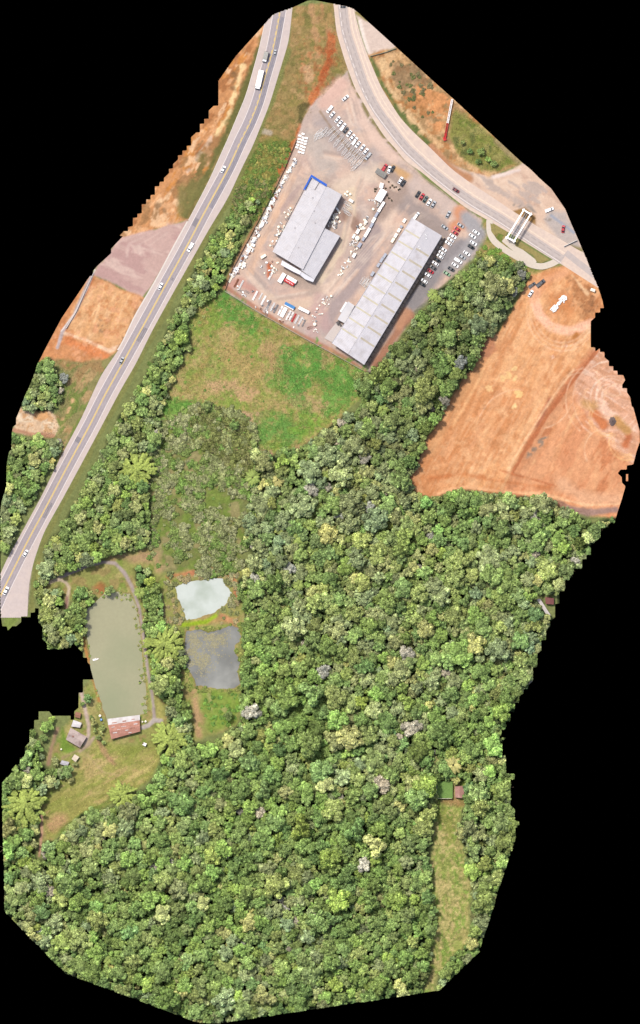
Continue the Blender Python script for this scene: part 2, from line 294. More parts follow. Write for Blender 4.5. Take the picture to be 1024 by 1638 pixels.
# sandy land right of avenue
SL = [(690,240),(735,268),(780,285),(800,278),(838,262),(870,280),(905,330),(930,390),(950,430),(965,460),(913,430),(880,400),(780,330),(724,290),(680,250)]
paint(SL, (206,178,156), warp=2, reg=2); mottle(SL, [(190,160,140),(216,192,170),(176,160,150)], ns=13, rot=.6, st=2.5)
stroke([(690,235),(715,262),(750,285)], 9, (178,130,96), soft=3, warp=3); stroke([(790,283),(830,272)], 6, (214,196,186), warp=2)
paint([(820,338),(840,332),(857,345),(858,362),(845,352),(836,350)], (150,116,72), warp=1); paint([(880,335),(905,340),(922,380),(930,400),(900,388),(870,352)], (180,168,160), soft=4, warp=3)
stroke([(822,328),(845,330),(862,345),(880,352)], 4, (150,138,128), warp=1.5, nthr=-.3); stroke([(882,345),(905,362),(918,372)], 4, (152,156,166), warp=.5)
stroke([(912,395),(928,400)], 9, (140,128,88), soft=2)
# grassland between yard, avenue and forest
VG = [(760,345),(790,350),(830,400),(880,432),(850,442),(820,425),(765,410),(758,380)]
paint(VG, (150,136,84), warp=2); mottle(VG, [(128,130,68),(176,148,100),(104,124,56)], ns=10)
# yard
paint(YARD, (184,164,152), soft=1.2, warp=1.5, reg=2); mottle(YARD, [(212,188,170),(192,164,150),(182,168,160),(212,180,158)], ns=34, thr=.1, a=.55)
mottle(YARD, [(178,158,146),(222,200,182)], ns=8, thr=.45, a=.28)
GREY = (164,154,148)
for p, wdt, c, a_ in (([(520,195),(550,235),(590,262)],36,(170,156,150),.85),([(500,225),(525,262)],34,(180,168,158),.7),([(545,300),(600,275)],28,(212,192,172),.7),
        ([(470,280),(440,345),(408,405),(400,440)],10,(210,176,150),.9),([(478,300),(452,335)],9,(170,148,142),.6),([(540,345),(565,350),(572,362)],20,(160,132,118),.7),([(566,305),(560,350),(545,400),(510,452)],12,(214,194,168),.8),
        ([(640,320),(600,390),(545,450),(500,470)],14,(214,190,170),.7),([(600,370),(575,430),(540,490),(522,520)],26,(164,148,144),.85),([(640,380),(590,450)],12,(168,150,142),.7),
        ([(650,330),(690,355),(705,372)],34,(156,142,136),.85),([(620,275),(640,300),(610,340)],26,(160,140,128),.8),([(630,268),(655,285)],12,(196,156,110),.8),([(660,290),(720,330)],18,(196,176,164),.7),
        ([(460,430),(480,450),(500,460)],26,(176,156,142),.8),([(420,470),(470,490),(505,480)],14,(206,182,160),.8),([(410,470),(385,450),(370,455)],14,(190,146,132),.8),([(500,540),(510,480),(520,520)],20,(184,154,148),.6),
        ([(735,340),(745,352),(730,362)],22,(200,140,104),.8),([(738,392),(700,430),(660,485)],26,(142,136,136),.95),([(748,350),(765,372),(750,400),(720,430)],22,(160,156,156),.9),
        ([(712,385),(690,425),(650,480)],3,(134,118,96),.8),([(655,505),(630,540),(600,585)],14,(170,124,100),.9),([(648,500),(640,520)],16,(188,140,110),.8),([(431,425),(431,440)],9,(186,100,58),.8),
        ([(545,135),(520,165)],24,(206,172,156),.8),([(560,150),(590,210),(630,255)],16,(214,186,168),.7),([(360,458),(420,500),(480,535),(530,560),(585,592)],6,(168,116,92),.7),([(527,470),(545,452)],9,(208,182,164),.8),
        ([(512,178),(530,205),(560,240),(585,258)],4,(140,116,88),.7),([(476,222),(455,268),(430,320),(400,376),(372,428),(358,462)],4,(158,112,84),.7)):
    stroke(p, wdt, c, soft=max(1.5, wdt * .22), warp=wdt * .14 + .5, a=min(1, a_ * 1.15))
stroke([(555,345),(568,360)], 15, (146,118,104), soft=1.5, warp=2, a=.8)
for i in range(6):
    stroke([(512 + i*3, 300 - i*6),(475 + i*2.5, 275 + i*2),(440 - i*1.5, 340)], .9, (220,190,166), soft=1, warp=.8, a=.35)
    stroke([(690 - i*5, 340),(620 - i*5, 380),(540 - i*4, 470)], .9, (222,204,186), soft=1, warp=1, a=.4)
for i in range(34):
    c0 = [((520,250),(590,262),(566,330),(548,400),(505,455)),((478,262),(450,330),(415,390),(396,430),(440,480),(500,470)),((655,320),(610,380),(560,440),(520,490)),((560,150),(575,205),(600,262),(640,300))][i % 4]; o1, o2 = rng.normal(0, 6), rng.normal(0, 6)
    stroke([(a + o1, b + o2) for a, b in c0], rng.uniform(.9, 1.8), [(216,196,178),(160,142,132),(206,176,156)][i % 3], soft=1.2, warp=3, ws=30, a=.42)
# avenue verges
stroke([(536,20),(548,75),(566,135),(592,190),(628,232),(650,256)], 7, (134,122,84), soft=1.5, warp=2, nthr=-.5)
# pale kerb line in yard top
# dirt field
paint(DIRT, (206,148,100), soft=1.5, warp=2, reg=3)
mottle(DIRT, [(220,168,120),(190,124,78),(230,184,138)], ns=16, rot=-1.05, st=6.0, thr=0.0, a=.36, seed=60); mottle(DIRT, [(222,168,120),(192,128,82)], ns=70, warp=3, soft=5, thr=.05, a=.6, seed=66, rot=-1.05, st=1.6); mottle(DIRT, [(226,178,132),(186,122,78)], ns=14, warp=3, thr=.3, a=.45, seed=68)
mottle(DIRT, [(194,128,84),(234,190,148)], ns=4, rot=-1.05, st=7.0, thr=0.25, a=.2, seed=70)
DLOW = [(952,556),(905,610),(870,668),(818,757),(800,792),(905,812),(1000,830),(1040,740),(1020,640),(970,570)]
paint(DLOW, (202,140,100), soft=4, warp=3); mottle(DLOW, [(206,144,102),(184,114,74),(216,160,118)], ns=16, rot=-1.0, st=3, thr=.05, a=.6, seed=80)
UPR = [(952,558),(975,575),(1020,640),(1024,700),(1012,745),(985,720),(960,690),(925,640),(920,605)]
paint(UPR, (210,162,132), soft=4, warp=4); mottle(UPR, [(226,190,166),(190,138,104)], ns=6, rot=.5, st=4, thr=.1, a=.7, seed=90)
for i in range(16):
    r0 = 12 + i * 3.1; cx_, cy_ = 975 + (i % 3) * 3, 632 + (i % 4) * 2; t0 = rng.uniform(0, 5)
    stroke([(cx_ + r0 * math.cos(t0 + k * .3), cy_ + r0 * 1.1 * math.sin(t0 + k * .3)) for k in range(7)], 1.2, (232,202,178), soft=1, warp=1, a=.55)
stroke([(945,565),(910,612),(875,660),(840,715)], 11, (190,116,78), soft=4, warp=2, a=.6); stroke([(925,560),(890,605),(850,665),(815,735),(812,752)], 5, (226,176,130), soft=2, warp=1.5, a=.7)
stroke([(880,640),(860,680)], 9, (178,112,82), soft=3); stroke([(872,700),(845,728)], 8, (152,128,108), soft=2.5, warp=3, nthr=-.2)
stroke([(950,660),(965,680)], 16, (192,118,76), soft=3, warp=2); stroke([(1005,700),(1000,712)], 12, (186,112,74), soft=3, warp=2)
for rr, cx_, cy_ in ((26,972,668),(30,972,668),(22,1004,705),(26,1004,705),(30,1004,706)):
    stroke([(cx_ + rr * math.cos(t), cy_ + rr * math.sin(t)) for t in np.linspace(1.3, 3.6, 9)], 1.8, (226,176,122), soft=1, warp=.8, a=.8)
stroke([(985,672),(1002,688)], 14, (186,140,88), soft=3, warp=2); stroke([(935,645),(950,650)], 14, (190,146,98), soft=4, warp=3)
for p in ([(960,720),(930,770)],[(945,690),(900,780)],[(985,740),(970,790)],[(955,735),(950,800)],[(930,650),(900,700),(880,760)]): stroke(p, 6, (214,160,116), soft=3, warp=3, a=.5)
stroke([(900,775),(940,800),(985,800)], 20, (212,164,128), soft=6, warp=4, a=.8); stroke([(905,800),(940,808),(990,806)], 3, (228,184,142), soft=1.5)
stroke([(905,812),(940,820),(985,815)], 11, (150,122,112), soft=2, warp=2, a=.95); stroke([(895,800),(905,815)], 8, (150,112,92))
stroke([(700,790),(740,778),(800,786),(860,790),(900,798)], 5, (224,172,128), soft=2, warp=2); stroke([(690,765),(740,758),(800,770),(880,780)], 5, (186,112,66), soft=3, warp=3, a=.7)
stroke([(775,555),(760,600),(720,660),(690,720)], 16, (206,156,110), soft=5, warp=3, a=.7); stroke([(790,560),(765,610),(725,680)], 5, (228,178,128), soft=2.5, warp=2, a=.8)
for p in ([(800,545),(770,620),(735,700)],[(840,540),(800,640),(760,730)],[(880,560),(840,650),(800,740)],[(700,745),(750,735),(785,742)]): stroke(p, 4, (220,168,122), soft=3, warp=3, a=.5)
stroke([(796,560),(812,545),(790,600)], 6, (186,124,80), soft=3, warp=3, a=.6)
paint([(770,548),(790,540),(795,560),(782,572),(770,570)], (178,124,92), soft=2, warp=2)
stroke([(856,462),(855,485),(864,506),(882,523),(912,530),(946,517)], 15, (230,180,148), soft=2.5, warp=1.5, a=1); stroke([(905,435),(870,450),(853,480)], 12, (216,158,118), soft=4, warp=2, a=.8)
paint([(918,450),(948,460),(960,490),(945,512),(930,505),(925,480)], (160,106,68), soft=4, warp=6, ws=10, a=.8); mottle([(905,440),(955,455),(960,500),(930,510),(910,480)], [(130,92,64),(206,152,106)], ns=6, a=.6)
stroke([(895,487)], 34, (188,122,74), soft=6, warp=3, a=.7); stroke([(915,440),(940,470)], 4, (222,184,142), warp=2, a=.8)
for q in ((830,630,12,(232,190,128)),(815,600,11,(224,182,126)),(805,604,8,(226,186,130)),(824,607,8,(226,186,130)),(824,650,8,(226,190,136)),(783,622,9,(228,184,130)),(824,590,7,(228,188,132)),(905,553,7,(220,182,156)),(884,572,6,(218,172,140))): stroke([(q[0],q[1])], q[2], q[3], soft=1, warp=3, ws=5)
stroke([(918,540),(922,534)], 9, (176,116,66), soft=2, warp=2)
for i in range(7): stroke([(915 + i*4, 560 - i*3),(940 + i*3, 525 - i*2)], 1.2, (228,190,150), warp=1, a=.5)
stroke([(954,562),(930,592),(905,624),(880,658),(855,697),(835,728),(820,754)], 6, (180,108,70), soft=.8, warp=1.0, a=.85)
stroke([(918,590),(893,624),(868,660),(843,700),(822,734),(812,756)], 4, (232,186,142), soft=1, warp=1.2, a=.75)
stroke([(800,752),(818,758),(850,766),(890,778)], 3, (176,100,60), soft=1.5, warp=1.5, a=.7)
for cx_, cy_, r0, a0, a1 in ((900,498,52,.6,3.6),(900,498,58,.7,3.4),(900,498,46,.4,3.2),(930,640,40,3.4,5.6),(935,640,46,3.5,5.5),(960,640,55,2.2,4.2),(965,720,30,2.6,4.6),(830,700,70,3.6,4.8),(860,620,60,.4,1.4),(985,600,30,1.2,3.6),(990,640,24,2.2,5.0),(975,625,40,1.4,3.2)):
    stroke([(cx_ + r0 * math.cos(t), cy_ + r0 * 1.1 * math.sin(t)) for t in np.linspace(a0, a1, 10)], 1.6, (230,188,152), soft=1, warp=1, a=.6)
for i in range(26):
    x0_, y0_ = rng.uniform(690, 930), rng.uniform(520, 770)
    if inpoly(np.array([x0_]), np.array([y0_]), DIRT)[0]: stroke([(x0_ + 14, y0_ - 26), (x0_, y0_), (x0_ - 12, y0_ + 26)], rng.uniform(1, 3), [(226,178,130),(186,124,80)][i % 2], soft=1.5, warp=2, a=.5)
# grass field
paint(FIELD, (152,150,84), soft=2, warp=3, reg=5)
mottle(FIELD, [(170,150,98),(132,152,68),(184,158,112),(122,154,62)], ns=26, thr=.05, a=.6, seed=100)
G1 = (84,128,56)
for p, wdt, c in (([(355,485),(375,500),(400,515)],26,(84,138,56)),([(340,480),(330,520)],16,(124,142,62)),([(455,575),(475,600),(470,622)],26,(94,146,66)),([(500,560),(505,590),(535,610)],18,(86,144,58)),([(560,595),(545,620),(540,640)],26,(112,154,70)),([(430,600),(450,615)],14,(106,148,66)),([(265,655),(290,650),(315,655)],16,(110,152,68)),([(420,690),(445,680),(460,700)],26,(112,150,74)),([(490,650),(500,690)],20,(126,160,66)),([(525,570),(575,598)],14,(104,136,58)),([(390,510),(430,535),(470,545)],12,(132,132,66))):
    stroke(p, wdt, c, soft=5, warp=15, ws=12, a=.8)
    stroke(p, wdt * 1.3, c, soft=5, warp=8, ws=9, a=.6, nthr=.1, ns=5)
for p, wdt, c in (([(430,560),(440,580)],20,(176,146,102)),([(370,560),(410,590),(400,620)],26,(168,142,92)),([(350,615),(400,625)],16,(188,152,116)),([(515,565),(520,585)],9,(190,152,116)),([(330,660),(380,668),(410,670)],12,(194,156,130)),([(400,715),(425,728)],8,(190,150,126)),([(320,500),(340,560),(290,640)],10,(158,140,82)),([(480,635),(510,650)],22,(172,148,104)),([(560,635),(568,615)],9,(188,142,108)),([(465,700),(475,715)],7,(176,140,108)),([(325,658),(345,662)],8,(196,158,132)),([(268,668),(300,670)],4,(192,152,120))):
    stroke(p, wdt, c, soft=4, warp=6, ws=11, a=.75)
for i in range(6): stroke([(468, 628 + i*5),(490, 633 + i*5),(512, 634 + i*5)], 1.6, (206,176,136), soft=1, warp=1.5, a=.6)
mottle(FIELD, [(104,134,58),(188,160,116),(166,134,92)], ns=5, thr=.3, a=.4, seed=120)
for p, wdt, c in (([(360,490),(385,505),(405,520)],30,(84,142,58)),([(455,570),(480,590),(475,625)],34,(90,148,66)),([(500,565),(515,600),(550,610)],34,(88,146,62)),([(570,595),(550,630),(530,650)],36,(108,156,72)),([(420,690),(450,680),(470,695)],30,(106,152,74)),([(270,655),(300,650)],18,(108,156,68)),([(480,690),(500,665)],20,(124,162,64)),([(345,500),(335,530)],18,(120,148,62))):
    stroke(p, wdt, c, soft=3, warp=14, ws=13, a=.8, nthr=-.35, ns=6, nseed=77)
for p, wdt, c in (([(425,555),(440,585)],26,(180,148,106)),([(365,560),(400,600),(395,625)],30,(176,152,100)),([(340,620),(400,630)],18,(194,158,120)),([(470,640),(515,655)],20,(180,156,112)),([(325,660),(400,668)],12,(196,158,132)),([(410,712),(428,726)],9,(194,154,130)),([(535,560),(520,580)],10,(190,150,114))):
    stroke(p, wdt, c, soft=3, warp=9, ws=11, a=.75, nthr=-.4, ns=6, nseed=78)
# scrub
paint(SCRUB, (118,122,70), soft=9, warp=10, reg=6); mottle(SCRUB, [(132,128,80),(104,122,56),(146,136,94),(108,128,56)], ns=18, thr=.05)
stroke([(246,825),(243,850),(240,880)], 7, (182,128,92), soft=2, warp=2, reg=7)
PW = [(60,900),(175,885),(240,870),(260,915),(300,915),(390,905),(392,1000),(388,1110),(380,1160),(310,1187),(255,1190),(255,1215),(238,1250),(165,1292),(130,1302),(80,1350),(66,1345),(66,1262),(110,1225),(70,1215),(120,1140),(128,1110),(150,1085),(140,1000),(150,955),(110,960),(60,960)]
paint(PW, (140,142,80), soft=3, warp=2); mottle(PW, [(118,136,60),(164,152,98),(150,132,86)], ns=15)
stroke([(180,885),(215,893),(250,890),(255,910)], 12, (170,140,106), soft=4, warp=3, a=.8); stroke([(270,922),(320,914),(360,912),(378,935),(380,955)], 8, (176,120,84), soft=2.5, warp=3)
stroke([(258,950),(262,985)], 3, (168,138,118)); stroke([(130,1010),(140,1050),(152,1090),(160,1120)], 6, (178,126,72), soft=2, warp=1.5); stroke([(160,940),(165,948)], 14, (160,100,62), soft=4, warp=4, a=.8)
stroke([(310,1000),(350,990),(378,992)], 12, (166,138,88), soft=3, warp=3); stroke([(292,1000),(330,995),(345,985)], 7, (142,166,44), soft=2, warp=1.5); stroke([(355,985),(380,998)], 9, (188,138,98), soft=3, warp=3)
stroke([(310,1110),(316,1150),(318,1175)], 9, (176,146,106), soft=3, warp=2, nthr=-.4); stroke([(335,1110),(338,1130),(348,1140),(362,1135)], 7, (206,166,142), soft=2, warp=3, nthr=-.3)
paint([(320,1105),(380,1105),(385,1130),(372,1160),(335,1170),(322,1140)], (118,148,58), soft=4, warp=5, a=.7)
stroke([(250,1100),(256,1150)], 12, (164,158,92), soft=3, warp=2)
LLF = [(75,1345),(68,1300),(85,1275),(112,1255),(140,1215),(150,1185),(180,1192),(255,1195),(255,1215),(235,1250),(165,1290),(128,1302)]
paint(LLF, (152,148,82), soft=2, warp=2, reg=5); mottle(LLF, [(176,164,104),(132,142,66),(186,160,112)], ns=8, rot=-.5, st=4, a=.6)
stroke([(170,1200),(250,1200)], 20, (128,140,62), soft=5, warp=4, a=.5); stroke([(85,1320),(95,1310)], 22, (186,144,112), soft=5, warp=4, a=.7); stroke([(158,1185),(172,1210),(182,1222)], 9, (168,132,100), soft=2, warp=2, a=.8)
stroke([(140,1208),(165,1235),(190,1240)], 3, (186,164,120), soft=1.5, a=.7); stroke([(100,1330),(160,1290),(200,1262)], 10, (92,122,46), soft=3, warp=3, a=.7)
for i in range(9): stroke([(150 + i*9, 1282 - i*5),(185 + i*8, 1250 - i*4)], 1.0, (206,190,124), soft=1, warp=1.5, a=.5)
paint([(95,1200),(100,1165),(112,1190),(128,1200),(120,1210)], (112,138,56), soft=3, warp=2); stroke([(100,1212),(122,1202),(142,1190)], 6, (160,140,104), soft=2, warp=1.5, a=.8); stroke([(92,1166),(83,1193),(78,1222)], 7, (156,128,102), soft=2, warp=1.5, reg=7)
# clearing
paint(C1, (148,156,84), soft=3, warp=4, reg=5); mottle(C1, [(170,158,100),(122,152,66),(176,164,108)], ns=10, thr=.1, rot=1.4, st=2); stroke([(712,1300),(718,1340)], 18, (124,134,60), soft=5, warp=5, a=.6)
mottle(C1, [(206,184,130),(96,112,52)], ns=4, thr=.3, a=.6, seed=130); stroke([(715,1278),(735,1285)], 14, (156,116,80), soft=4, warp=3, a=.7)
# forest floor
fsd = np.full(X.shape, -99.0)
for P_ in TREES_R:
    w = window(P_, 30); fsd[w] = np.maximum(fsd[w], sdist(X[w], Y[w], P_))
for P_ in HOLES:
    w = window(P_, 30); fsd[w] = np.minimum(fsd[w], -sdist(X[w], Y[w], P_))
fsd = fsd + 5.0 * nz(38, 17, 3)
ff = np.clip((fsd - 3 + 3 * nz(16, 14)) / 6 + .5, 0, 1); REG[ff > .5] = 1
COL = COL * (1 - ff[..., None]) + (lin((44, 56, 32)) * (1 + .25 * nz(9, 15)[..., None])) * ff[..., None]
# paths
PATH_A = [(95,924),(110,917),(125,911),(145,903),(166,899),(184,901),(199,916),(211,938),(222,971),(226,994),(230,1030),(235,1062),(236,1075),(242,1105),(246,1134),(247,1150)]
stroke(PATH_A, 5.5, (164,150,142), soft=1, warp=.7, reg=7); stroke([(258,1153),(247,1152),(238,1160),(228,1164)], 6, (178,168,160), soft=1, warp=.8, reg=7)
stroke([(80,932),(88,928),(96,927),(106,932),(111,941),(108,955),(107,968)], 5, (190,172,148), soft=1, warp=.7, reg=7); stroke([(107,955),(106,972)], 4, (150,116,104), warp=1)
stroke([(130,1108),(134,1125),(138,1142),(142,1160),(142,1175),(136,1190)], 6, (184,164,150), soft=1.5, warp=1, reg=7); stroke([(150,1180),(140,1192),(128,1202)], 5, (172,152,130), soft=2, warp=1, reg=7)
stroke([(66,1300),(67,1331),(65,1350),(63,1369)], 4.5, (188,148,122), soft=1.2, warp=1, reg=7)
stroke([(215,975),(226,1020),(232,1070),(238,1100),(243,1130)], 2.5, (150,160,70), warp=.8, a=.6)
# bottom-left end of highway
paint([(52,900),(46,940),(44,985),(30,985),(2,985),(2,950),(30,890)], (202,184,170), soft=2, warp=2, reg=2); paint([(4,1003),(8,985),(22,982),(30,992),(12,1012)], (122,136,70), soft=1.5, warp=1)
# ponds
POND1 = [(151,967),(166,953),(188,949),(207,951),(218,971),(224,1001),(226,1027),(228,1064),(232,1097),(235,1140),(172,1153),(166,1135),(155,1101),(147,1068),(141,1027),(136,1001),(138,979)]
POND2 = [(283,940),(296,934),(314,931),(337,927),(355,927),(361,938),(369,949),(363,964),(344,977),(322,986),(300,990),(295,978),(288,964)]
POND3 = [(298,1011),(310,1010),(322,1008),(333,1013),(354,1008),(369,1002),(380,1004),(384,1018),(382,1027),(375,1031),(376,1044),(384,1060),(380,1072),(383,1093),(375,1100),(343,1100),(315,1096),(308,1079),(297,1065),(294,1044),(297,1027)]
for P_ in (POND1, POND2, POND3):
    w = window(P_, 10); d = sdist(X[w], Y[w], P_) + 1.1 * nz(9, 16)[w]; H[w] -= np.clip((d + 2.2) / 2.2, 0, 4) * .55
    REG[w] = np.where(d > .4, 8, REG[w]); m = np.clip(1 - np.abs(d + 1) / 2.5, 0, 1); blend(w, (150,126,86), m * .6)
# fine soil variation + relief
COL *= (1 + np.where(REG == 2, .45, 1.0) * (.10 * nz(6, 31, 3) + .06 * nz(2.6, 32, 1)))[..., None]
soft_ground = np.isin(REG, (0, 3, 4, 5, 6)).astype(float)
for _ in range(4):
    soft_ground[1:-1, 1:-1] = (soft_ground[:-2, 1:-1] + soft_ground[2:, 1:-1] + soft_ground[1:-1, :-2] + soft_ground[1:-1, 2:] + soft_ground[1:-1, 1:-1]) / 5
rd = np.minimum(segdist(X, Y, [(446,10),(437,60),(425,105),(405,165),(365,245),(330,310),(290,385),(235,490),(180,600),(110,735),(40,865),(5,930)], False) - 30,
                segdist(X, Y, [(552,5),(562,70),(590,140),(630,205),(700,270),(790,335),(880,390),(960,445)], False) - 26)
soft_ground *= np.clip(rd / 10, 0, 1)
H -= soft_ground * np.where(REG == 3, .3, 1.0) * (.35 + .35 * nz(20, 33) + .16 * nz(6, 34, 2))
w = window(DLOW, 20); d = sdist(X[w], Y[w], DLOW); H[w] -= np.clip((d + 6) / 26, 0, 1) * 2.2
H = np.minimum(H, -.01); H[fsd > 6] = np.minimum(H[fsd > 6], -.05)

gm = bpy.data.materials.new("terrain_surface"); gm.use_nodes = True; n = gm.node_tree.nodes; l = gm.node_tree.links; p = n['Principled BSDF']
p.inputs['Roughness'].default_value = .95; p.inputs['Specular IOR Level'].default_value = .1
at = n.new('ShaderNodeAttribute'); at.attribute_name = 'soil'; geo = n.new('ShaderNodeNewGeometry')
n1 = n.new('ShaderNodeTexNoise'); n1.inputs['Scale'].default_value = .9; n1.inputs['Detail'].default_value = 6; n1.inputs['Roughness'].default_value = .75; l.new(geo.outputs['Position'], n1.inputs['Vector'])
mr = n.new('ShaderNodeMapRange'); mr.inputs[1].default_value = .3; mr.inputs[2].default_value = .7; mr.inputs[3].default_value = .74; mr.inputs[4].default_value = 1.26; l.new(n1.outputs[0], mr.inputs[0])
gmx = n.new('ShaderNodeMix'); l.new(at.outputs['Alpha'], gmx.inputs[0]); gmx.inputs[2].default_value = 1.0; l.new(mr.outputs[0], gmx.inputs[3])
vm = n.new('ShaderNodeVectorMath'); vm.operation = 'SCALE'; l.new(at.outputs['Color'], vm.inputs[0]); l.new(gmx.outputs[0], vm.inputs['Scale']); l.new(vm.outputs[0], p.inputs['Base Color'])
bp = n.new('ShaderNodeBump'); bp.inputs['Strength'].default_value = .45; bp.inputs['Distance'].default_value = .35; l.new(n1.outputs[0], bp.inputs['Height']); l.new(bp.outputs[0], p.inputs['Normal'])
side_m = mat('soil_cut', (120,86,60), var=.3, scale=.6, bump=.3)

# cells inside the surveyed outline
cxs = X[:-1, :-1] + GS / 2; cys = Y[:-1, :-1] + GS / 2
cell = inpoly(cxs, cys, OUT) | inpoly(cxs, cys, ISLET)
creg = REG[:-1, :-1]
idx = np.arange(NX * NY).reshape(NY, NX)
quads = np.stack([idx[1:, :-1], idx[1:, 1:], idx[:-1, 1:], idx[:-1, :-1]], -1)      # y down in map -> ccw seen from above
VX, VY = X.copy(), Y.copy()
vin = np.zeros((NY, NX), int); cc = cell.astype(int)
vin[:-1, :-1] += cc; vin[1:, :-1] += cc; vin[:-1, 1:] += cc; vin[1:, 1:] += cc
bj, bi = np.where((vin > 0) & (vin < 4))
def nearest(px, py, poly):
    best = np.full(px.shape, 1e9); qx = px.copy(); qy = py.copy(); n_ = len(poly)
    for i in range(n_):
        ax, ay = poly[i]; bx, by = poly[(i + 1) % n_]; vx, vy = bx - ax, by - ay; L = vx*vx + vy*vy + 1e-9
        t = np.clip(((px - ax) * vx + (py - ay) * vy) / L, 0, 1); X2, Y2 = ax + t*vx, ay + t*vy; dd = (px-X2)**2 + (py-Y2)**2
        u = dd < best; best = np.where(u, dd, best); qx = np.where(u, X2, qx); qy = np.where(u, Y2, qy)
    return qx, qy, np.sqrt(best)
qx, qy, qd = nearest(X[bj, bi], Y[bj, bi], OUT); ok = qd < GS * .9
VX[bj[ok], bi[ok]] = qx[ok]; VY[bj[ok], bi[ok]] = qy[ok]
VX += 0; POS = np.stack([(VX - 512) * S, (819 - VY) * S, H], -1).reshape(-1, 3)
GRAIN = np.where(REG == 2, .35, np.where(REG == 7, .4, np.where((REG == 3) | (REG == 4), .7, 1.0)))
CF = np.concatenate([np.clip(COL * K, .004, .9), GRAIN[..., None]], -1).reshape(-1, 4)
def np_mesh(name, verts, faces, mats, color=None, attrs=None, smooth=False):
    """faces: (n,k) int array"""
    me = bpy.data.meshes.new(name); k = faces.shape[1]; me.vertices.add(len(verts)); me.vertices.foreach_set('co', np.ascontiguousarray(verts, np.float32).ravel())
    me.loops.add(faces.size); me.loops.foreach_set('vertex_index', np.ascontiguousarray(faces, np.int32).ravel())
    me.polygons.add(len(faces)); me.polygons.foreach_set('loop_start', np.arange(0, faces.size, k, dtype=np.int32))
    if color is not None:
        a = me.color_attributes.new('soil', 'FLOAT_COLOR', 'POINT'); a.data.foreach_set('color', (color if color.shape[1] == 4 else np.concatenate([color, np.ones((len(color), 1))], 1)).astype(np.float32).ravel())
    me.update(calc_edges=True)
    if attrs:
        for nm, (typ, dom, val) in attrs.items():
            a = me.attributes.new(nm, typ, dom); a.data.foreach_set('vector' if typ == 'FLOAT_VECTOR' else 'value', np.ascontiguousarray(val, np.float32).ravel())
    for m in (mats if isinstance(mats, (list, tuple)) else [mats]): me.materials.append(m)
    if smooth: me.polygons.foreach_set('use_smooth', np.ones(len(faces), bool))
    return me
def link(name, me, parent=None):
    o = bpy.data.objects.new(name, me); C.objects.link(o)
    if parent is not None: o.parent = parent
    return o
for r_, nm in REGN.items():
    f = quads[cell & (creg == r_)]
    if not len(f): continue
    u, inv = np.unique(f, return_inverse=True)
    o = link(nm, np_mesh(nm, POS[u], inv.reshape(f.shape), gm, CF[u], smooth=True)); tag(o, kind='structure')
# cut sides of the land block, 6 m of soil
bq = []
cp = np.pad(cell, 1)
for j, i in zip(*np.where(cell)):
    if not cp[j, i + 1]: bq.append((idx[j, i], idx[j, i + 1]))
    if not cp[j + 2, i + 1]: bq.append((idx[j + 1, i + 1], idx[j + 1, i]))
    if not cp[j + 1, i]: bq.append((idx[j + 1, i], idx[j, i]))
    if not cp[j + 1, i + 2]: bq.append((idx[j, i + 1], idx[j + 1, i + 1]))
bq = np.array(bq); u, inv = np.unique(bq, return_inverse=True); inv = inv.reshape(bq.shape); top = POS[u]; bot = top.copy(); bot[:, 2] = -6
tag(link('soil_edge', np_mesh('soil_edge', np.concatenate([top, bot]), np.stack([inv[:, 0], inv[:, 1], inv[:, 1] + len(u), inv[:, 0] + len(u)], -1), side_m)), kind='structure')

# ------------------------------------------------------------------ water
def water(name, poly, z, m, label):
    mb = MB(); P_ = []; cx_ = sum(p[0] for p in poly) / len(poly); cy_ = sum(p[1] for p in poly) / len(poly)
    for x, y in poly:
        d = math.hypot(x - cx_, y - cy_); P_.append(W(x + (x - cx_) / d * 2.5, y + (y - cy_) / d * 2.5))
    mb.add([(x, y, z) for x, y in P_], [tuple(range(len(P_)))]); o = mb.build(name, m); tag(o, label, kind='structure'); return o
water('pond_water', POND1, -.55, mat('murky_water', (156,154,120), rough=.25, var=.05, scale=.5, dirt=(138,144,108), dirt_amt=.8, dscale=.02, spec=.4), 'long pond of murky olive green water')
water('pond_water', POND2, -.55, mat('milky_water', (192,200,192), rough=.3, var=.04, scale=.12, dirt=(158,170,154), dirt_amt=.8, dscale=.07), 'pond of milky white water')
water('pond_water', POND3, -.55, mat('dark_water', (116,118,114), rough=.35, var=.14, scale=.1, dirt=(150,152,146), dirt_amt=.9, dscale=.05), 'dark grey pond half covered in lily pads')
rr = np.random.default_rng(5); pads = MB(); LILY = [(299,1016),(325,1012),(352,1010),(362,1018),(350,1038),(335,1052),(322,1068),(306,1068),(298,1050)]
cnt = 0
while cnt < 2100:
    a, b = rr.uniform(295, 372), rr.uniform(1008, 1092); d = float(sdist(np.array([a]), np.array([b]), LILY)[0]); d3 = float(sdist(np.array([a]), np.array([b]), POND3)[0])
    if d3 < 1.5 or (d < 0 and rr.random() > math.exp(d / 6)): continue
    if nz(10, 61, 3)[int(b / GS), int(a / GS)] < rr.normal() * .25 - .15: continue
    x, y = W(a, b); s_ = rr.uniform(.16, .42); t0 = rr.uniform(0, 6)
    pads.add([(x, y, -.53)] + [(x + s_ * math.cos(t0 + t), y + s_ * math.sin(t0 + t), -.52 + .02 * math.sin(3 * t)) for t in np.linspace(.25, 6.0, 8)], [(0, k, k + 1) for k in range(1, 8)]); cnt += 1
tag(pads.build('water_lilies', mat('lily_pad', (152,146,112), var=.3, scale=1.2)), 'yellowish lily pads scattered over the dark pond', 'lilies', kind='stuff')

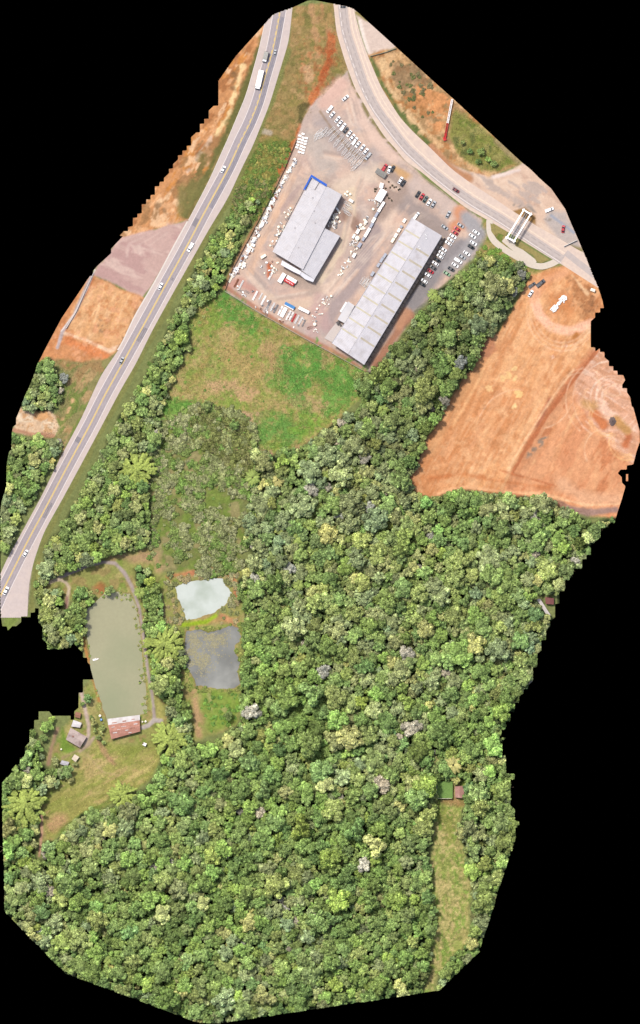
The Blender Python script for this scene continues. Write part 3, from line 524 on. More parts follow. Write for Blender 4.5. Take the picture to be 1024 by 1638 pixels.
# ------------------------------------------------------------------ roads
def resample(pts, step=2.0, sm=6):
    pts = np.array(pts, float); d = np.r_[0, np.cumsum(np.hypot(*np.diff(pts, axis=0).T))]; n_ = int(d[-1] / step) + 1; t = np.linspace(0, d[-1], n_)
    x, y = np.interp(t, d, pts[:, 0]), np.interp(t, d, pts[:, 1])
    for _ in range(sm * 6):
        x[1:-1] = (x[:-2] + 2*x[1:-1] + x[2:]) / 4; y[1:-1] = (y[:-2] + 2*y[1:-1] + y[2:]) / 4
    return np.stack([x, y], -1)
def offs(c, o):
    t = np.gradient(c, axis=0); t /= np.linalg.norm(t, axis=1)[:, None]; return c + np.stack([t[:, 1], -t[:, 0]], -1) * np.reshape(o, (-1, 1))
def ribbon(name, L, R, z, m, keep=None, across=None, col=None):
    """sheet between two equally sampled edge lines, cut at the survey outline"""
    wd = np.linalg.norm(L - R, axis=1).max(); na = across or max(1, int(wd / 2)); ts = np.linspace(0, 1, na + 1)
    G = L[:, None] * (1 - ts)[None, :, None] + R[:, None] * ts[None, :, None]; n_ = len(L); id_ = np.arange(n_ * (na + 1)).reshape(n_, na + 1)
    f = np.stack([id_[:-1, :-1], id_[:-1, 1:], id_[1:, 1:], id_[1:, :-1]], -1)
    cen = (G[:-1, :-1] + G[1:, 1:]) / 2; ok = inpoly(cen[..., 0], cen[..., 1], OUT)
    if keep is not None: ok &= keep[:n_ - 1, None]
    f = f[ok]; V = G.reshape(-1, 2); P3 = np.stack([(V[:, 0] - 512) * S, (819 - V[:, 1]) * S, np.full(len(V), z)], -1)
    u, inv = np.unique(f, return_inverse=True); inv = inv.reshape(f.shape)
    me = np_mesh(name, P3[u], inv, m); bm = bmesh.new(); bm.from_mesh(me); bmesh.ops.recalc_face_normals(bm, faces=bm.faces)
    if bm.faces and sum(f_.normal.z for f_ in bm.faces) < 0: bmesh.ops.reverse_faces(bm, faces=bm.faces)
    bm.to_mesh(me); bm.free(); return tag(link(name, me), kind='structure')
HY = np.arange(8, 990, 2.0)
def xy(pts): p_ = np.array(sorted(pts, key=lambda q: q[1])); return p_
def hcurve(pts, sm=12):
    p_ = xy(pts); x = np.interp(HY, p_[:, 1], p_[:, 0])
    s0 = (p_[1,0]-p_[0,0])/(p_[1,1]-p_[0,1]); x = np.where(HY < p_[0,1], p_[0,0] + (HY - p_[0,1]) * s0, x)
    s1 = (p_[-1,0]-p_[-2,0])/(p_[-1,1]-p_[-2,1]); x = np.where(HY > p_[-1,1], p_[-1,0] + (HY - p_[-1,1]) * s1, x)
    for _ in range(sm * 6): x[1:-1] = (x[:-2] + 2*x[1:-1] + x[2:]) / 4
    return np.stack([x, HY], -1)
HL = hcurve([(427,20),(424,38),(413.6,84),(409,100),(394.5,152),(373,203),(365,223),(355,244),(336,287.5),(300.6,355),(282,388),(251,447),(216,506),(195,553),(163,597),(129,672),(97,731),(67,793),(32,857),(9,898),(0,920),(-10,945)])
HR = hcurve([(468,12.7),(462,68),(451.5,100),(446.6,117),(429.5,173),(424,185),(403,237.7),(391,260),(365,317),(336,364),(318,396),(274,474),(245,526),(216,585),(195,620),(152,702),(97,804),(70,851),(53,901),(46,936),(44,983)])
HC = hcurve([(446.7,25),(437.8,74),(431,100),(426,114),(413.6,162),(396,206),(388.5,217),(370.5,259),(362,276),(327,340),(298,396),(268,450),(236,509),(204,567),(166,635),(146,676),(111,740),(76,807),(44,866),(20.5,913),(3,948),(-12,985)])
shoulder = mat('worn_shoulder_asphalt', (196,182,176), rough=.9, var=.06, scale=.6, dirt=(206,190,180), dirt_amt=.6)
asph = mat('lane_asphalt', (168,158,160), rough=.9, var=.06, scale=.5, dirt=(156,148,150), dirt_amt=.5)
asph2 = mat('newer_lane_asphalt', (138,134,142), rough=.9, var=.07, scale=.5)
white_p = mat('white_road_paint', (226,218,212), var=.12, scale=2, k=.62); yel_p = mat('yellow_road_paint', (214,184,96), var=.15, scale=2, k=.62)
ribbon('highway', HL, HR, .05, shoulder)
hl_, hr_ = offs(HC, 10.0), offs(HC, -10.0)
if hl_[100, 0] > hr_[100, 0]: hl_, hr_ = hr_, hl_
sgn = 1 if offs(HC, 1)[100, 0] > HC[100, 0] else -1     # sgn*o>0 -> towards the right of the map
def side(o): return offs(HC, sgn * o)
ribbon('highway_lanes', side(-10), side(9.5), .08, asph)
ribbon('highway_lanes', side(1.8), side(8.6), .10, asph2, keep=(HY > 25) & (HY < 330))
wear = mat('tyre_worn_asphalt', (156,147,148), var=.12, scale=.3); wear2 = mat('patched_asphalt', (134,128,132), var=.1, scale=.5)
for o_ in (-7.2, -3.2, 3.4, 7.0): ribbon('highway_wear', side(o_ - .55), side(o_ + .55), .092 if o_ < 0 else .11, wear, across=1, keep=np.array([(i * 13 + int(o_ * 7)) % 97 < 78 for i in range(len(HY))]))
for y0_, ln, o1, o2 in ((350, 14, -9, -2), (520, 24, 1.5, 9), (700, 10, -9.5, -1.5), (800, 26, 2, 8), (440, 6, 2, 8)): ribbon('highway_wear', side(o1), side(o2), .095, wear2, keep=(HY > y0_) & (HY < y0_ + ln))
ribbon('highway_markings', side(-10.4), side(-9.8), .12, white_p, across=1); ribbon('highway_markings', side(9.3), side(9.9), .12, white_p, across=1)
ribbon('highway_markings', side(-.95), side(-.15), .12, yel_p, across=1, keep=~((HY < 240) & ((HY / 2).astype(int) % 5 > 2)))
ribbon('highway_markings', side(.3), side(1.0), .12, yel_p, across=1)
ribbon('gutter', HL + [[-2.2, 0]] * 1, HL + [[.3, 0]], .14, mat('pale_concrete', (216,206,196), var=.08, scale=1), keep=(HY > 352) & (HY < 560), across=1)
ribbon('gutter', HL + [[-.9, 0]] * 1, HL + [[.2, 0]], .13, MATS['pale_concrete'], keep=(HY < 352), across=1)
AL = resample([(530,-10),(534,8),(538,51),(553,101),(568,142),(583,167),(597,191),(616,220),(635,240),(648,258),(672,273),(692,290),(720,313),(746,333),(789,357),(809,369),(852,395),(882,414),(899,423),(925,440),(975,472)])
AR = resample([(562,-10),(566,15),(578,61),(589,91),(610,140),(639,187),(660,210),(689,237),(724,272),(759,297),(780,310),(818,336),(856,360),(894,381),(925,400),(985,430)])
k_ = 420; AL2 = np.stack([np.interp(np.linspace(0, 1, k_), np.linspace(0, 1, len(AL)), AL[:, i]) for i in (0, 1)], -1); AR2 = np.stack([np.interp(np.linspace(0, 1, k_), np.linspace(0, 1, len(AR)), AR[:, i]) for i in (0, 1)], -1)
ribbon('avenue', AL2, AR2, .05, mat('dusty_asphalt', (208,188,174), rough=.95, var=.06, scale=.5, dirt=(220,198,178), dirt_amt=.8))
AW = resample([(541,-8),(543,10),(548,51),(561,91),(576,134.6),(594,172),(598,178),(627,217),(648,243),(688,279),(727,310),(756,330),(789,349),(818,368),(851,390),(897,420)])
asg = 1 if offs(AW, 1)[50, 0] > AW[50, 0] else -1
aside = lambda o: offs(AW, asg * o)
ribbon('avenue_lanes', aside(-2.5), aside(12.5), .08, mat('avenue_lane_asphalt', (184,172,166), rough=.92, var=.06, scale=.4, dirt=(192,178,168), dirt_amt=.7))
wear3 = mat('faint_tyre_wear', (172,160,154), var=.1, scale=.3)
for o_ in (2.6, 8.6): ribbon('avenue_wear', aside(o_ - .9), aside(o_ + .9), .095, wear3, across=1, keep=np.array([(i * 11 + int(o_ * 5)) % 83 < 60 for i in range(len(AW))]))
ribbon('avenue_markings', aside(-.3), aside(.3), .11, white_p, across=1, keep=np.array([(i % 7 < 4) if i < 95 else True for i in range(len(AW))]))
ribbon('avenue_tracks', aside(15), aside(17), .075, mat('sand_track', (222,202,182), var=.12, scale=1), across=1)
ribbon('avenue_tracks', aside(21), aside(22.5), .075, MATS['sand_track'], across=1, keep=np.arange(len(AW)) < 130)
L2 = resample([(905,404),(925,420),(960,447)]); ribbon('avenue_lanes', offs(L2, 5), offs(L2, -5), .08, MATS['avenue_lane_asphalt'])
# lay-by loop
lay = resample([(783,352),(783,372),(790,386),(810,401),(850,424),(868,427),(885,421),(893,416)], sm=2)
ribbon('pavement', offs(lay, 5), offs(lay, -5), .06, mat('concrete_pavement', (206,194,178), var=.07, scale=.8))
l3 = resample([(806,382),(822,396),(838,408),(856,422)], sm=1); ribbon('pavement', offs(l3, 6), offs(l3, -5), .065, MATS['concrete_pavement'])
gm_isl = mat('verge_grass', (142,130,74), var=.2, scale=.8, bump=.3)
for isl in ([(784.5,357),(812,371),(808,377),(797,373),(791,377),(786,370)], [(827,383),(879,415),(866,421),(858,418),(853,408),(824,393)]):
    tag(MB().prism([W(*q) for q in isl], .0, .16).build('verge', gm_isl), kind='structure')
# ------------------------------------------------------------------ warehouses
def rot2(v, a): return (v[0] * math.cos(a) - v[1] * math.sin(a), v[0] * math.sin(a) + v[1] * math.cos(a))
def P3(px, py, z): x, y = W(px, py); return (x, y, z)
def roof_mat(name, rgb, ang, dirt=None, amt=0.0, rib=1.1):
    m = mat(name, rgb, rough=.5, metal=.0, var=.035, scale=.35, dirt=dirt, dirt_amt=amt, spec=.3); n = m.node_tree.nodes; l = m.node_tree.links
    g = n.new('ShaderNodeNewGeometry'); mp = n.new('ShaderNodeMapping'); mp.inputs['Rotation'].default_value = (0, 0, -ang); l.new(g.outputs['Position'], mp.inputs['Vector'])
    wv = n.new('ShaderNodeTexWave'); wv.bands_direction = 'X'; wv.inputs['Scale'].default_value = rib * .32; wv.inputs['Distortion'].default_value = 0; l.new(mp.outputs[0], wv.inputs['Vector'])
    b = n.new('ShaderNodeBump'); b.inputs['Strength'].default_value = .6; b.inputs['Distance'].default_value = .12; l.new(wv.outputs[0], b.inputs['Height']); l.new(b.outputs[0], n['Principled BSDF'].inputs['Normal'])
    return m
def lerp(a, b, t): return (a[0] + (b[0]-a[0])*t, a[1] + (b[1]-a[1])*t)
def gable(corners, ze, zr, ov=0):
    """corners: A,B (short end), C,D (other short end); ridge between midpoints of AB and CD"""
    A, B, Cc, D = corners; M1, M2 = lerp(A, B, .5), lerp(D, Cc, .5); mb = MB()
    v = [P3(*A, ze), P3(*B, ze), P3(*Cc, ze), P3(*D, ze), P3(*M1, zr), P3(*M2, zr)]
    v += [(x, y, z - .25) for x, y, z in v]
    mb.add(v, [(0,4,5,3),(4,1,2,5),(9,11,10,6),(10,11,8,7),(0,3,9,6),(1,7,8,2),(0,6,10,4),(4,10,7,1),(3,5,11,9),(5,2,8,11)]); return mb
wallm = mat('warehouse_wall', (196,192,188), var=.08, scale=.5, dirt=(160,140,126), dirt_amt=.4)
LEN = math.atan2(-(402-284), (436-498.)) ; angA = math.atan2((402-284), -(436-498.))   # long axis direction in world
rA = roof_mat('grey_steel_roof', (202,199,202), math.atan2(118, 62), dirt=(192,187,187), amt=.7)
whA = thing('warehouse', 'long grey-roofed warehouse with a blue fascia and a lower side wing', 'warehouse', 492, 360)
ox, oy = W(492, 360)
def loc(o): o.location = (-ox, -oy, 0); return o
A, B, Cc, D = (498.2,284.2), (547,311.3), (484.8,431.5), (436,402.2)
gbl = gable((A, B, Cc, D), 8.0, 8.7).build('roof', rA, whA); loc(gbl)
ins = lambda q, c, t: lerp(q, c, t)
cA = (491, 358); loc(MB().prism([W(*ins(q, cA, .02)) for q in (A, B, Cc, D)], 0, 7.9).build('wall', wallm, whA))
wing = [(519.3,364.8),(544,377.6),(503,447),(482.5,431)]
rW = roof_mat('wing_steel_roof', (198,196,200), math.atan2(118, 62), dirt=(184,180,182), amt=.5)
loc(MB().add([P3(519.6,365,7.0),P3(544,377.6,6.3),P3(503,447,6.3),P3(480.5,431.5,7.0)], [(0,1,2,3)]).add([P3(519.6,365,6.8),P3(544,377.6,6.1),P3(503,447,6.1),P3(480.5,431.5,6.8)], [(3,2,1,0)]).build('wing_roof', rW, whA))
loc(MB().prism([W(*lerp(q, (513,405), .02)) for q in wing], 0, 6.0).build('wing_wall', wallm, whA))
bl = mat('blue_fascia', (44,98,196), var=.1, scale=.5)
loc(MB().prism([W(*q) for q in ((498,279),(523.5,295),(522,298.5),(498.5,283.6),(488.5,303),(484.8,304))], 5, 9.6).build('fascia', bl, whA))
awn = mat('white_awning', (232,230,236), var=.03, scale=.5)
loc(MB().prism([W(*q) for q in ((451.5,416.5),(482,434),(480,439.5),(469,434.5),(449.3,423.5))], 6.0, 6.2).build('awning', awn, whA))
loc(MB().prism([W(*q) for q in ((482,434.2),(503,447),(501,451.3),(488,446.5),(480,439.7))], 5.6, 5.8).build('awning', mat('pale_awning', (216,216,222), var=.03, scale=.5), whA))
dk = mat('dark_gap', (92,88,94), var=.1)
gut = MB(); gut.tube(P3(519.5,364.6,7.2), P3(481,431.5,7.2), .28); loc(gut.build('gutter', dk, whA))
loc(MB().tube(P3(510.9,292,8.5), P3(503.5,304,8.62), .2).build('roof_seam', dk, whA)); loc(MB().tube(P3(486,304,8.05), P3(437.5,397,8.05), .22).build('gutter', mat('dark_gutter', (110,112,120)), whA))  # eave gutter tubes in one dark grey
loc(MB().tube(P3(547,312,8.05), P3(520,363,8.05), .2).build('gutter', MATS['dark_gutter'], whA))
loc(MB().tube(P3(*lerp(A, B, .5), 8.72), P3(*lerp(D, Cc, .5), 8.72), .12, 6).build('ridge_cap', mat('ridge_metal', (190,188,192)), whA))
for i in range(1, 9):
    t = i / 9; loc(MB().tube(P3(*lerp(A, D, t), 8.03), P3(*lerp(lerp(A, B, .5), lerp(D, Cc, .5), t), 8.73), .03, 4).tube(P3(*lerp(lerp(A, B, .5), lerp(D, Cc, .5), t), 8.73), P3(*lerp(B, Cc, t), 8.03), .03, 4).build('sheet_seam', mat('seam_metal', (192,189,192)), whA))
for (s_, t_) in ((.2,.3),(.45,.7),(.62,.25),(.8,.6),(.33,.52)):
    q = lerp(lerp(A, D, s_), lerp(B, Cc, s_), t_); x, y, z = P3(*q, 8.5); loc(MB().box(x, y, z, .7, .7, .7).build('roof_vent', mat('dull_vent', (170,166,168)), whA))
for i, t in enumerate((.12, .3, .5, .68, .86)):
    x, y = lerp(lerp(A, B, 1), lerp(D, Cc, 1), t); 
    loc(MB().box(*W(x + .6, y + .3), 3.0, 1.6, .3, 4.5, rz=math.atan2(118, 62)).build('door', mat('door_panel', (150,150,156)), whA))
# warehouse B
whB = thing('warehouse', 'very long warehouse with white roof crossed by beige skylight strips beside the car park', 'warehouse', 620, 465)
ox, oy = W(620, 465)
A, B, Cc, D = (659.3,348.3), (707,377), (582.5,583.5), (531,549)
rB = roof_mat('white_steel_roof', (202,199,203), math.atan2(201, 128), dirt=(184,179,180), amt=.9)
loc(gable((A, B, Cc, D), 8.5, 9.5).build('roof', rB, whB)); cB = (620, 465)
loc(MB().prism([W(*lerp(q, cB, .015)) for q in (A, B, Cc, D)], 0, 8.4).build('wall', wallm, whB))
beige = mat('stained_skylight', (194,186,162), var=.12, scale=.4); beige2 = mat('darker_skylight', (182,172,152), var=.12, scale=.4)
def onroof(s, t, dz):      # s along 0..1, t across 0..1
    a = lerp(A, D, s); b = lerp(B, Cc, s); q = lerp(a, b, t); z = 8.5 + 1.0 * (1 - abs(t - .5) * 2) + dz; return P3(q[0], q[1], z)
hs = .0052
for i in range(10):
    s0 = .092 + i * .0875
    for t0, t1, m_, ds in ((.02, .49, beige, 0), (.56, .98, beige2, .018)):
        if i == 0 and t0 > .5: continue
        s1 = s0 + ds - (.035 if t0 > .5 else 0)
        h_ = hs if t0 < .5 else hs * 1.25
        loc(MB().add([onroof(s1 - h_, t0, .04), onroof(s1 + h_, t0, .04), onroof(s1 + h_, t1, .04), onroof(s1 - h_, t1, .04)], [(0,1,2,3)]).build('skylight', m_, whB))
loc(MB().add([onroof(.0, .52, .03), onroof(.17, .52, .03), onroof(.16, .985, .03), onroof(.0, .985, .03)], [(0,1,2,3)]).build('roof_patch', roof_mat('grey_roof_patch', (196,193,197), math.atan2(201, 128)), whB))
loc(MB().prism([W(*q) for q in ((652,360),(657.5,350),(531,549),(524,560))], 8.2, 8.35).build('eave', mat('eave_metal', (206,200,200)), whB)) if False else None
for i in range(11):
    s0 = (i + .5) / 11
    loc(MB().add([onroof(s0 - .0011, .01, .03), onroof(s0 + .0011, .01, .03), onroof(s0 + .0011, .99, .03), onroof(s0 - .0011, .99, .03)], [(0,1,2,3)]).build('sheet_seam', mat('seam_metal', (192,189,192)), whB))
loc(MB().tube(onroof(0, .5, .05), onroof(1, .5, .05), .13, 6).build('ridge_cap', MATS['ridge_metal'], whB))
# low parapet / service strip along the right side
loc(MB().prism([W(*q) for q in ((707.5,377.5),(711.5,380),(588,585),(584,583.5))], 0, 3.2).build('side_gallery', mat('gallery_roof', (168,150,134), var=.2, scale=.5), whB))
for i in range(26):
    x, y = lerp((709.5,380), (587,583), (i + .5) / 26); loc(MB().box(*W(x, y), 3.35, .5, 1.6, .3, rz=math.atan2(201,128)).build('rafter', mat('rafter_wood', (120,104,90)), whB))
loc(MB().tube(P3(*lerp(A, D, 0), 8.5), P3(*D, 8.5), .18).build('gutter', mat('light_gutter', (176,174,180)), whB)); loc(MB().tube(P3(*B, 8.5), P3(*Cc, 8.5), .18).build('gutter', MATS['light_gutter'], whB))
for (t, s) in ((.62,.055),(.66,.07),(.58,.05),(.60,.14),(.66,.15)):
    x, y, z = onroof(s, t, .15); loc(MB().box(x, y, z, .5, .5, .3).box(x, y, z + .25, .7, .7, .1).build('roof_vent', mat('vent_metal', (235,235,235)), whB))
loc(MB().prism([W(*q) for q in ((557,482),(567.5,488.8),(551.5,517.3),(540,511))], 0, 5.2).build('side_wing', mat('side_wing_roof', (208,206,208), var=.04, dirt=(190,188,190), dirt_amt=.5), whB))
loc(MB().prism([W(*q) for q in ((553,482.5),(555.5,484),(546,500),(543.5,498))], 0, 3.4).build('canopy', mat('white_canopy', (236,236,238)), whB))
loc(MB().prism([W(*q) for q in ((529,527),(540,514),(549,520),(532,548),(519,541))], 0, .8).build('loading_dock', mat('dock_concrete', (196,186,180), var=.1), whB))
loc(MB().box(*W(540.5,516), 2.2, 2.0, 1.6, 2.8, .5).box(*W(544,519), 1.8, 1.2, 1.6, 2.0, .5).build('machinery', mat('dark_machinery', (96,92,92)), whB))

# boundary walls
def wall_run(name, pts, h, th, m, label, posts=0):
    o = thing(name, label, 'wall' if 'wall' in name else 'fence', *pts[0]); x0, y0 = W(*pts[0]); mb = MB(); pm = MB()
    for a, b in zip(pts[:-1], pts[1:]):
        (ax, ay), (bx, by) = W(*a), W(*b); L = math.hypot(bx-ax, by-ay); an = math.atan2(by-ay, bx-ax)
        mb.box((ax+bx)/2 - x0, (ay+by)/2 - y0, h/2, L, th, h, an)
        if posts:
            for k in range(int(L / posts) + 1):
                t = k * posts / L; MB().box(ax + (bx-ax)*t - x0, ay + (by-ay)*t - y0, h/2 + .1, .22, .22, h + .2, an).build('post', m, o)
    mb.build('panel', m, o); return o
conc = mat('concrete_wall', (196,184,172), var=.12, scale=.7)
wall_run('boundary_wall', [(360,466),(420,503),(480,537),(528,563),(580,592)], 2.0, .2, conc, 'low concrete wall along the lower edge of the factory yard')
wall_run('boundary_fence', [(474,224),(456,268),(430,322),(400,378),(372,430),(360,464)], 1.8, .06, mat('wire_fence', (150,136,122)), 'wire fence along the left edge of the factory yard', posts=6)
wall_run('retaining_wall', [(150,436),(141,455),(122,498),(106,525)], 1.0, .35, mat('pale_wall', (214,206,200)), 'pale retaining wall beside the narrow track at the far left')
wall_run('boundary_wall', [(592,90),(618,83),(634,77)], 1.6, .2, mat('greenish_wall', (132,150,136)), 'thin greenish wall below the pale lot at the top right')
wall_run('boundary_wall', [(902,394),(923,384)], 1.8, .3, mat('white_wall', (226,222,216)), 'short white wall near the right edge by the avenue')
wall_run('guard_rail', [(648,262),(676,284),(700,300),(722,318)], .7, .15, mat('pinkish_kerb', (206,180,160)), 'low pale kerb rail between the yard and the avenue')['category'] = 'rail'

# ------------------------------------------------------------------ gantry over the avenue
gt = thing('road_gantry', 'white steel gantry with two long parallel beams spanning the avenue', 'gantry', 830, 360); ox, oy = W(830, 360)
wh = mat('white_steel', (240,238,236), var=.03, k=.72, rough=.5); gs = mat('grey_steel', (168,172,180), var=.06, rough=.5)
P_ = dict(a=(838,336), b=(849,342.5), c=(811,380), d=(822.5,385.5))
for q in (('a','c'),('b','d')):
    A_, B_ = P3(*P_[q[0]], 6.4), P3(*P_[q[1]], 6.4); mb = MB(); an = math.atan2(B_[1]-A_[1], B_[0]-A_[0])
    for zo in (-.5, .5): mb.box((A_[0]+B_[0])/2 - ox, (A_[1]+B_[1])/2 - oy, 6.4 + zo, math.hypot(B_[0]-A_[0], B_[1]-A_[1]), .9, .25, an)
    gp = mb.build('beam', wh, gt); mt = MB()
    for k in range(10):
        a1 = Vector(A_).lerp(Vector(B_), k / 10); a2 = Vector(A_).lerp(Vector(B_), (k + 1) / 10)
        mt.tube((a1[0]-ox, a1[1]-oy, 5.9), (a2[0]-ox, a2[1]-oy, 6.9), .12, 6)
    mt.build('lattice', gs, gp)
for q in (('a','b'),('c','d')):
    A_, B_ = P3(*P_[q[0]], 6.4), P3(*P_[q[1]], 6.4); an = math.atan2(B_[1]-A_[1], B_[0]-A_[0])
    MB().box((A_[0]+B_[0])/2 - ox, (A_[1]+B_[1])/2 - oy, 6.6, math.hypot(B_[0]-A_[0], B_[1]-A_[1]) + 1.2, 1.0, .5, an).build('end_beam', wh, gt)
for t in (.38, .62):
    A_, B_ = P3(*lerp(P_['a'], P_['b'], t), 0), P3(*lerp(P_['c'], P_['d'], t), 0); MB().tube((A_[0]-ox, A_[1]-oy, 6.1), (B_[0]-ox, B_[1]-oy, 6.1), .16).build('catenary_rail', gs, gt)
for q in 'abcd':
    x, y = W(*P_[q]); MB().box(x-ox, y-oy, 3.1, .7, .7, 6.2).box(x-ox, y-oy, .15, 1.6, 1.6, .3).build('column', wh, gt); MB().box(x-ox, y-oy, 7.0, 1.7, 1.5, .4, .5).build('cap', wh, gt)

# mast lying on the slope
ms = thing('lattice_mast', 'long white lattice mast with a red foot section lying in the grass', 'mast', 716, 190); ox, oy = W(716, 190)
def lattice(a, b, r, m, nm):
    mb = MB(); a, b = Vector(a), Vector(b); d = (b-a).normalized(); s = Vector((-d.y, d.x, 0)) * r; u = Vector((0, 0, r))
    cs = [s + u, s - u, -s - u, -s + u]
    for c_ in cs: mb.tube(a + c_, b + c_, .16, 5)
    n_ = int((b-a).length / 1.0)
    for k in range(n_):
        p0 = a.lerp(b, k / n_); p1 = a.lerp(b, (k+1) / n_)
        for i in range(4): mb.tube(p0 + cs[i], p1 + cs[(i+1) % 4], .1, 4)
    return mb.build(nm, m, ms)
p0, p1, p2 = W(723.5,158.5), W(716,197), W(711.5,222)
lattice((p0[0]-ox, p0[1]-oy, 1.6), (p1[0]-ox, p1[1]-oy, 1.3), .5, wh, 'upper_section')
redm = mat('red_paint', (206,50,50), var=.1)
lattice((p1[0]-ox, p1[1]-oy, 1.3), (p2[0]-ox, p2[1]-oy, .9), .55, redm, 'foot_section')
MB().box(p2[0]-ox, p2[1]-oy, .7, 2.0, 2.2, 1.2, .3).box(p2[0]-ox+.6, p2[1]-oy+2.5, .5, 1.4, 2.0, .8, .3).build('base', redm, ms)

# ------------------------------------------------------------------ vehicles
glass = mat('tinted_glass', (38,46,54), rough=.15, var=.05, spec=.5); tyre = mat('tyre_rubber', (34,34,34), var=.1); lampm = mat('lamp_lens', (236,232,214), rough=.2)
paints = {k: mat(k + '_car_paint', v, rough=.3, var=.02, k=kk, spec=.5) for k, v, kk in (('white',(240,240,240),.72),('silver',(186,190,194),K),('black',(44,46,50),K),('dark grey',(84,86,90),K),('red',(196,36,52),K),('dark green',(70,96,92),K),('dark red',(130,58,58),K),('pale green',(150,190,150),K))}
def ring(x, hw, z0, z1, ch=.12):
    return [(x,-hw,z0),(x,hw,z0),(x,hw,z1-ch),(x,hw-ch,z1),(x,-hw+ch,z1),(x,-hw,z1-ch)]
def wheels(root, xs, w, r=.33):
    for x in xs:
        for s_ in (-1, 1): MB().tube((x, s_*(w-.22), r), (x, s_*w, r), r, 14).build('wheel', tyre, root)
def make_car(name, label, kind, px, py, rz, col, group=None):
    t = thing(name, label, 'car' if kind == 'car' else kind, px, py, 0, rz, group); m = paints[col]
    if kind == 'car':
        MB().sections([ring(-2.15,.72,.35,.78),ring(-2.05,.84,.22,.92),ring(-1.2,.88,.2,.97),ring(.9,.88,.2,.95),ring(1.75,.84,.22,.84),ring(2.12,.70,.32,.68)]).build('body', m, t)
        MB().sections([[(-1.05,-.58,1.40),(-1.05,.58,1.40),(-1.0,.6,1.47),(-1.0,-.6,1.47)],[(.35,-.6,1.40),(.35,.6,1.40),(.3,.58,1.47),(.3,-.58,1.47)]]).build('roof', m, t)
        MB().add([(.35,-.6,1.42),(.35,.6,1.42),(1.15,.76,.93),(1.15,-.76,.93)], [(0,1,2,3)]).build('windscreen', glass, t)
        MB().add([(-1.05,.58,1.42),(-1.05,-.58,1.42),(-1.75,-.74,.95),(-1.75,.74,.95)], [(0,1,2,3)]).build('rear_window', glass, t)
        for s_ in (-1, 1): MB().add([(.35,s_*.6,1.42),(1.15,s_*.76,.93),(-1.75,s_*.74,.95),(-1.05,s_*.58,1.42)], [(0,1,2,3)]).build('side_window', glass, t)
        wheels(t, (-1.35, 1.35), .9)
        for s_ in (-1, 1): MB().box(2.02, s_*.62, .62, .2, .3, .14).build('headlight', lampm, t)
    elif kind == 'pickup':
        MB().sections([ring(-.2,.9,.3,1.0),ring(1.6,.9,.28,1.0),ring(2.5,.82,.35,.88)]).build('body', m, t)
        bd = MB(); bd.box(-1.4,0,.62,2.4,1.8,.12); 
        for s_ in (-1,1): bd.box(-1.4, s_*.86, .85, 2.4, .1, .5)
        bd.box(-2.55,0,.85,.1,1.8,.5).build('cargo_bed', m, t)
        MB().box(.35,0,1.5,1.25,1.35,.08).build('roof', m, t)
        MB().sections([ring(-.35,.8,1.0,1.05,.02),ring(1.5,.8,1.0,1.05,.02)]).add([(-.28,-.66,1.46),(-.28,.66,1.46),(-.38,.8,1.04),(-.38,-.8,1.04)],[(0,1,2,3)]).build('rear_window', glass, t)
        MB().add([(.95,-.66,1.46),(.95,.66,1.46),(1.6,.8,1.02),(1.6,-.8,1.02)], [(0,1,2,3)]).build('windscreen', glass, t)
        for s_ in (-1, 1): MB().add([(-.28,s_*.66,1.46),(.95,s_*.66,1.46),(1.6,s_*.8,1.02),(-.38,s_*.8,1.02)], [(0,1,2,3)]).build('side_window', glass, t)
        wheels(t, (-1.6, 1.6), .92, .38)
        for s_ in (-1, 1): MB().box(2.42, s_*.62, .74, .2, .3, .16).build('headlight', lampm, t)
    return t
def make_truck(label, px, py, rz, L, Wd, col, boxcol, cat='truck', name='box_truck'):
    t = thing(name, label, cat, px, py, 0, rz); h = L / 2
    MB().box(-.9, 0, 2.3, L - 2.3, Wd, 2.7).box(-.9, 0, 3.68, L - 2.5, Wd - .3, .06).build('cargo_box', boxcol, t)
    rf = MB()
    for k in range(int((L - 2.5) / 1.2)): rf.box(-h + .8 + k*1.2, 0, 3.74, .09, Wd - .2, .06)
    rf.build('roof_rib', mat('rib_grey', (206,206,206)), t)
    MB().sections([[(h-1.9,-Wd*.46,.6),(h-1.9,Wd*.46,.6),(h-1.9,Wd*.44,2.7),(h-1.9,-Wd*.44,2.7)],[(h-.5,-Wd*.46,.6),(h-.5,Wd*.46,.6),(h-.7,Wd*.42,2.6),(h-.7,-Wd*.42,2.6)],[(h,-Wd*.45,.6),(h,Wd*.45,.6),(h-.15,Wd*.43,1.5),(h-.15,-Wd*.43,1.5)]]).build('cab', paints[col], t)
    MB().add([(h-.66,-Wd*.40,2.56),(h-.66,Wd*.40,2.56),(h-.1,Wd*.41,1.56),(h-.1,-Wd*.41,1.56)], [(0,1,2,3)]).build('windscreen', glass, t)
    MB().box(-.5, 0, .75, L - 1.2, Wd*.5, .25).build('chassis', mat('chassis_black', (50,50,52)), t)
    wheels(t, [-h + 1.2, -h + 2.4, h - 1.6] if L > 9 else [-h + 1.4, h - 1.4], Wd/2, .5)
    for s_ in (-1, 1): MB().box(h - .03, s_*Wd*.33, .9, .1, .3, .2).build('headlight', lampm, t)
    return t
whb = mat('white_box_panel', (240,236,232), var=.05, k=.68, rough=.5)
R = math.radians
PROTO = {}
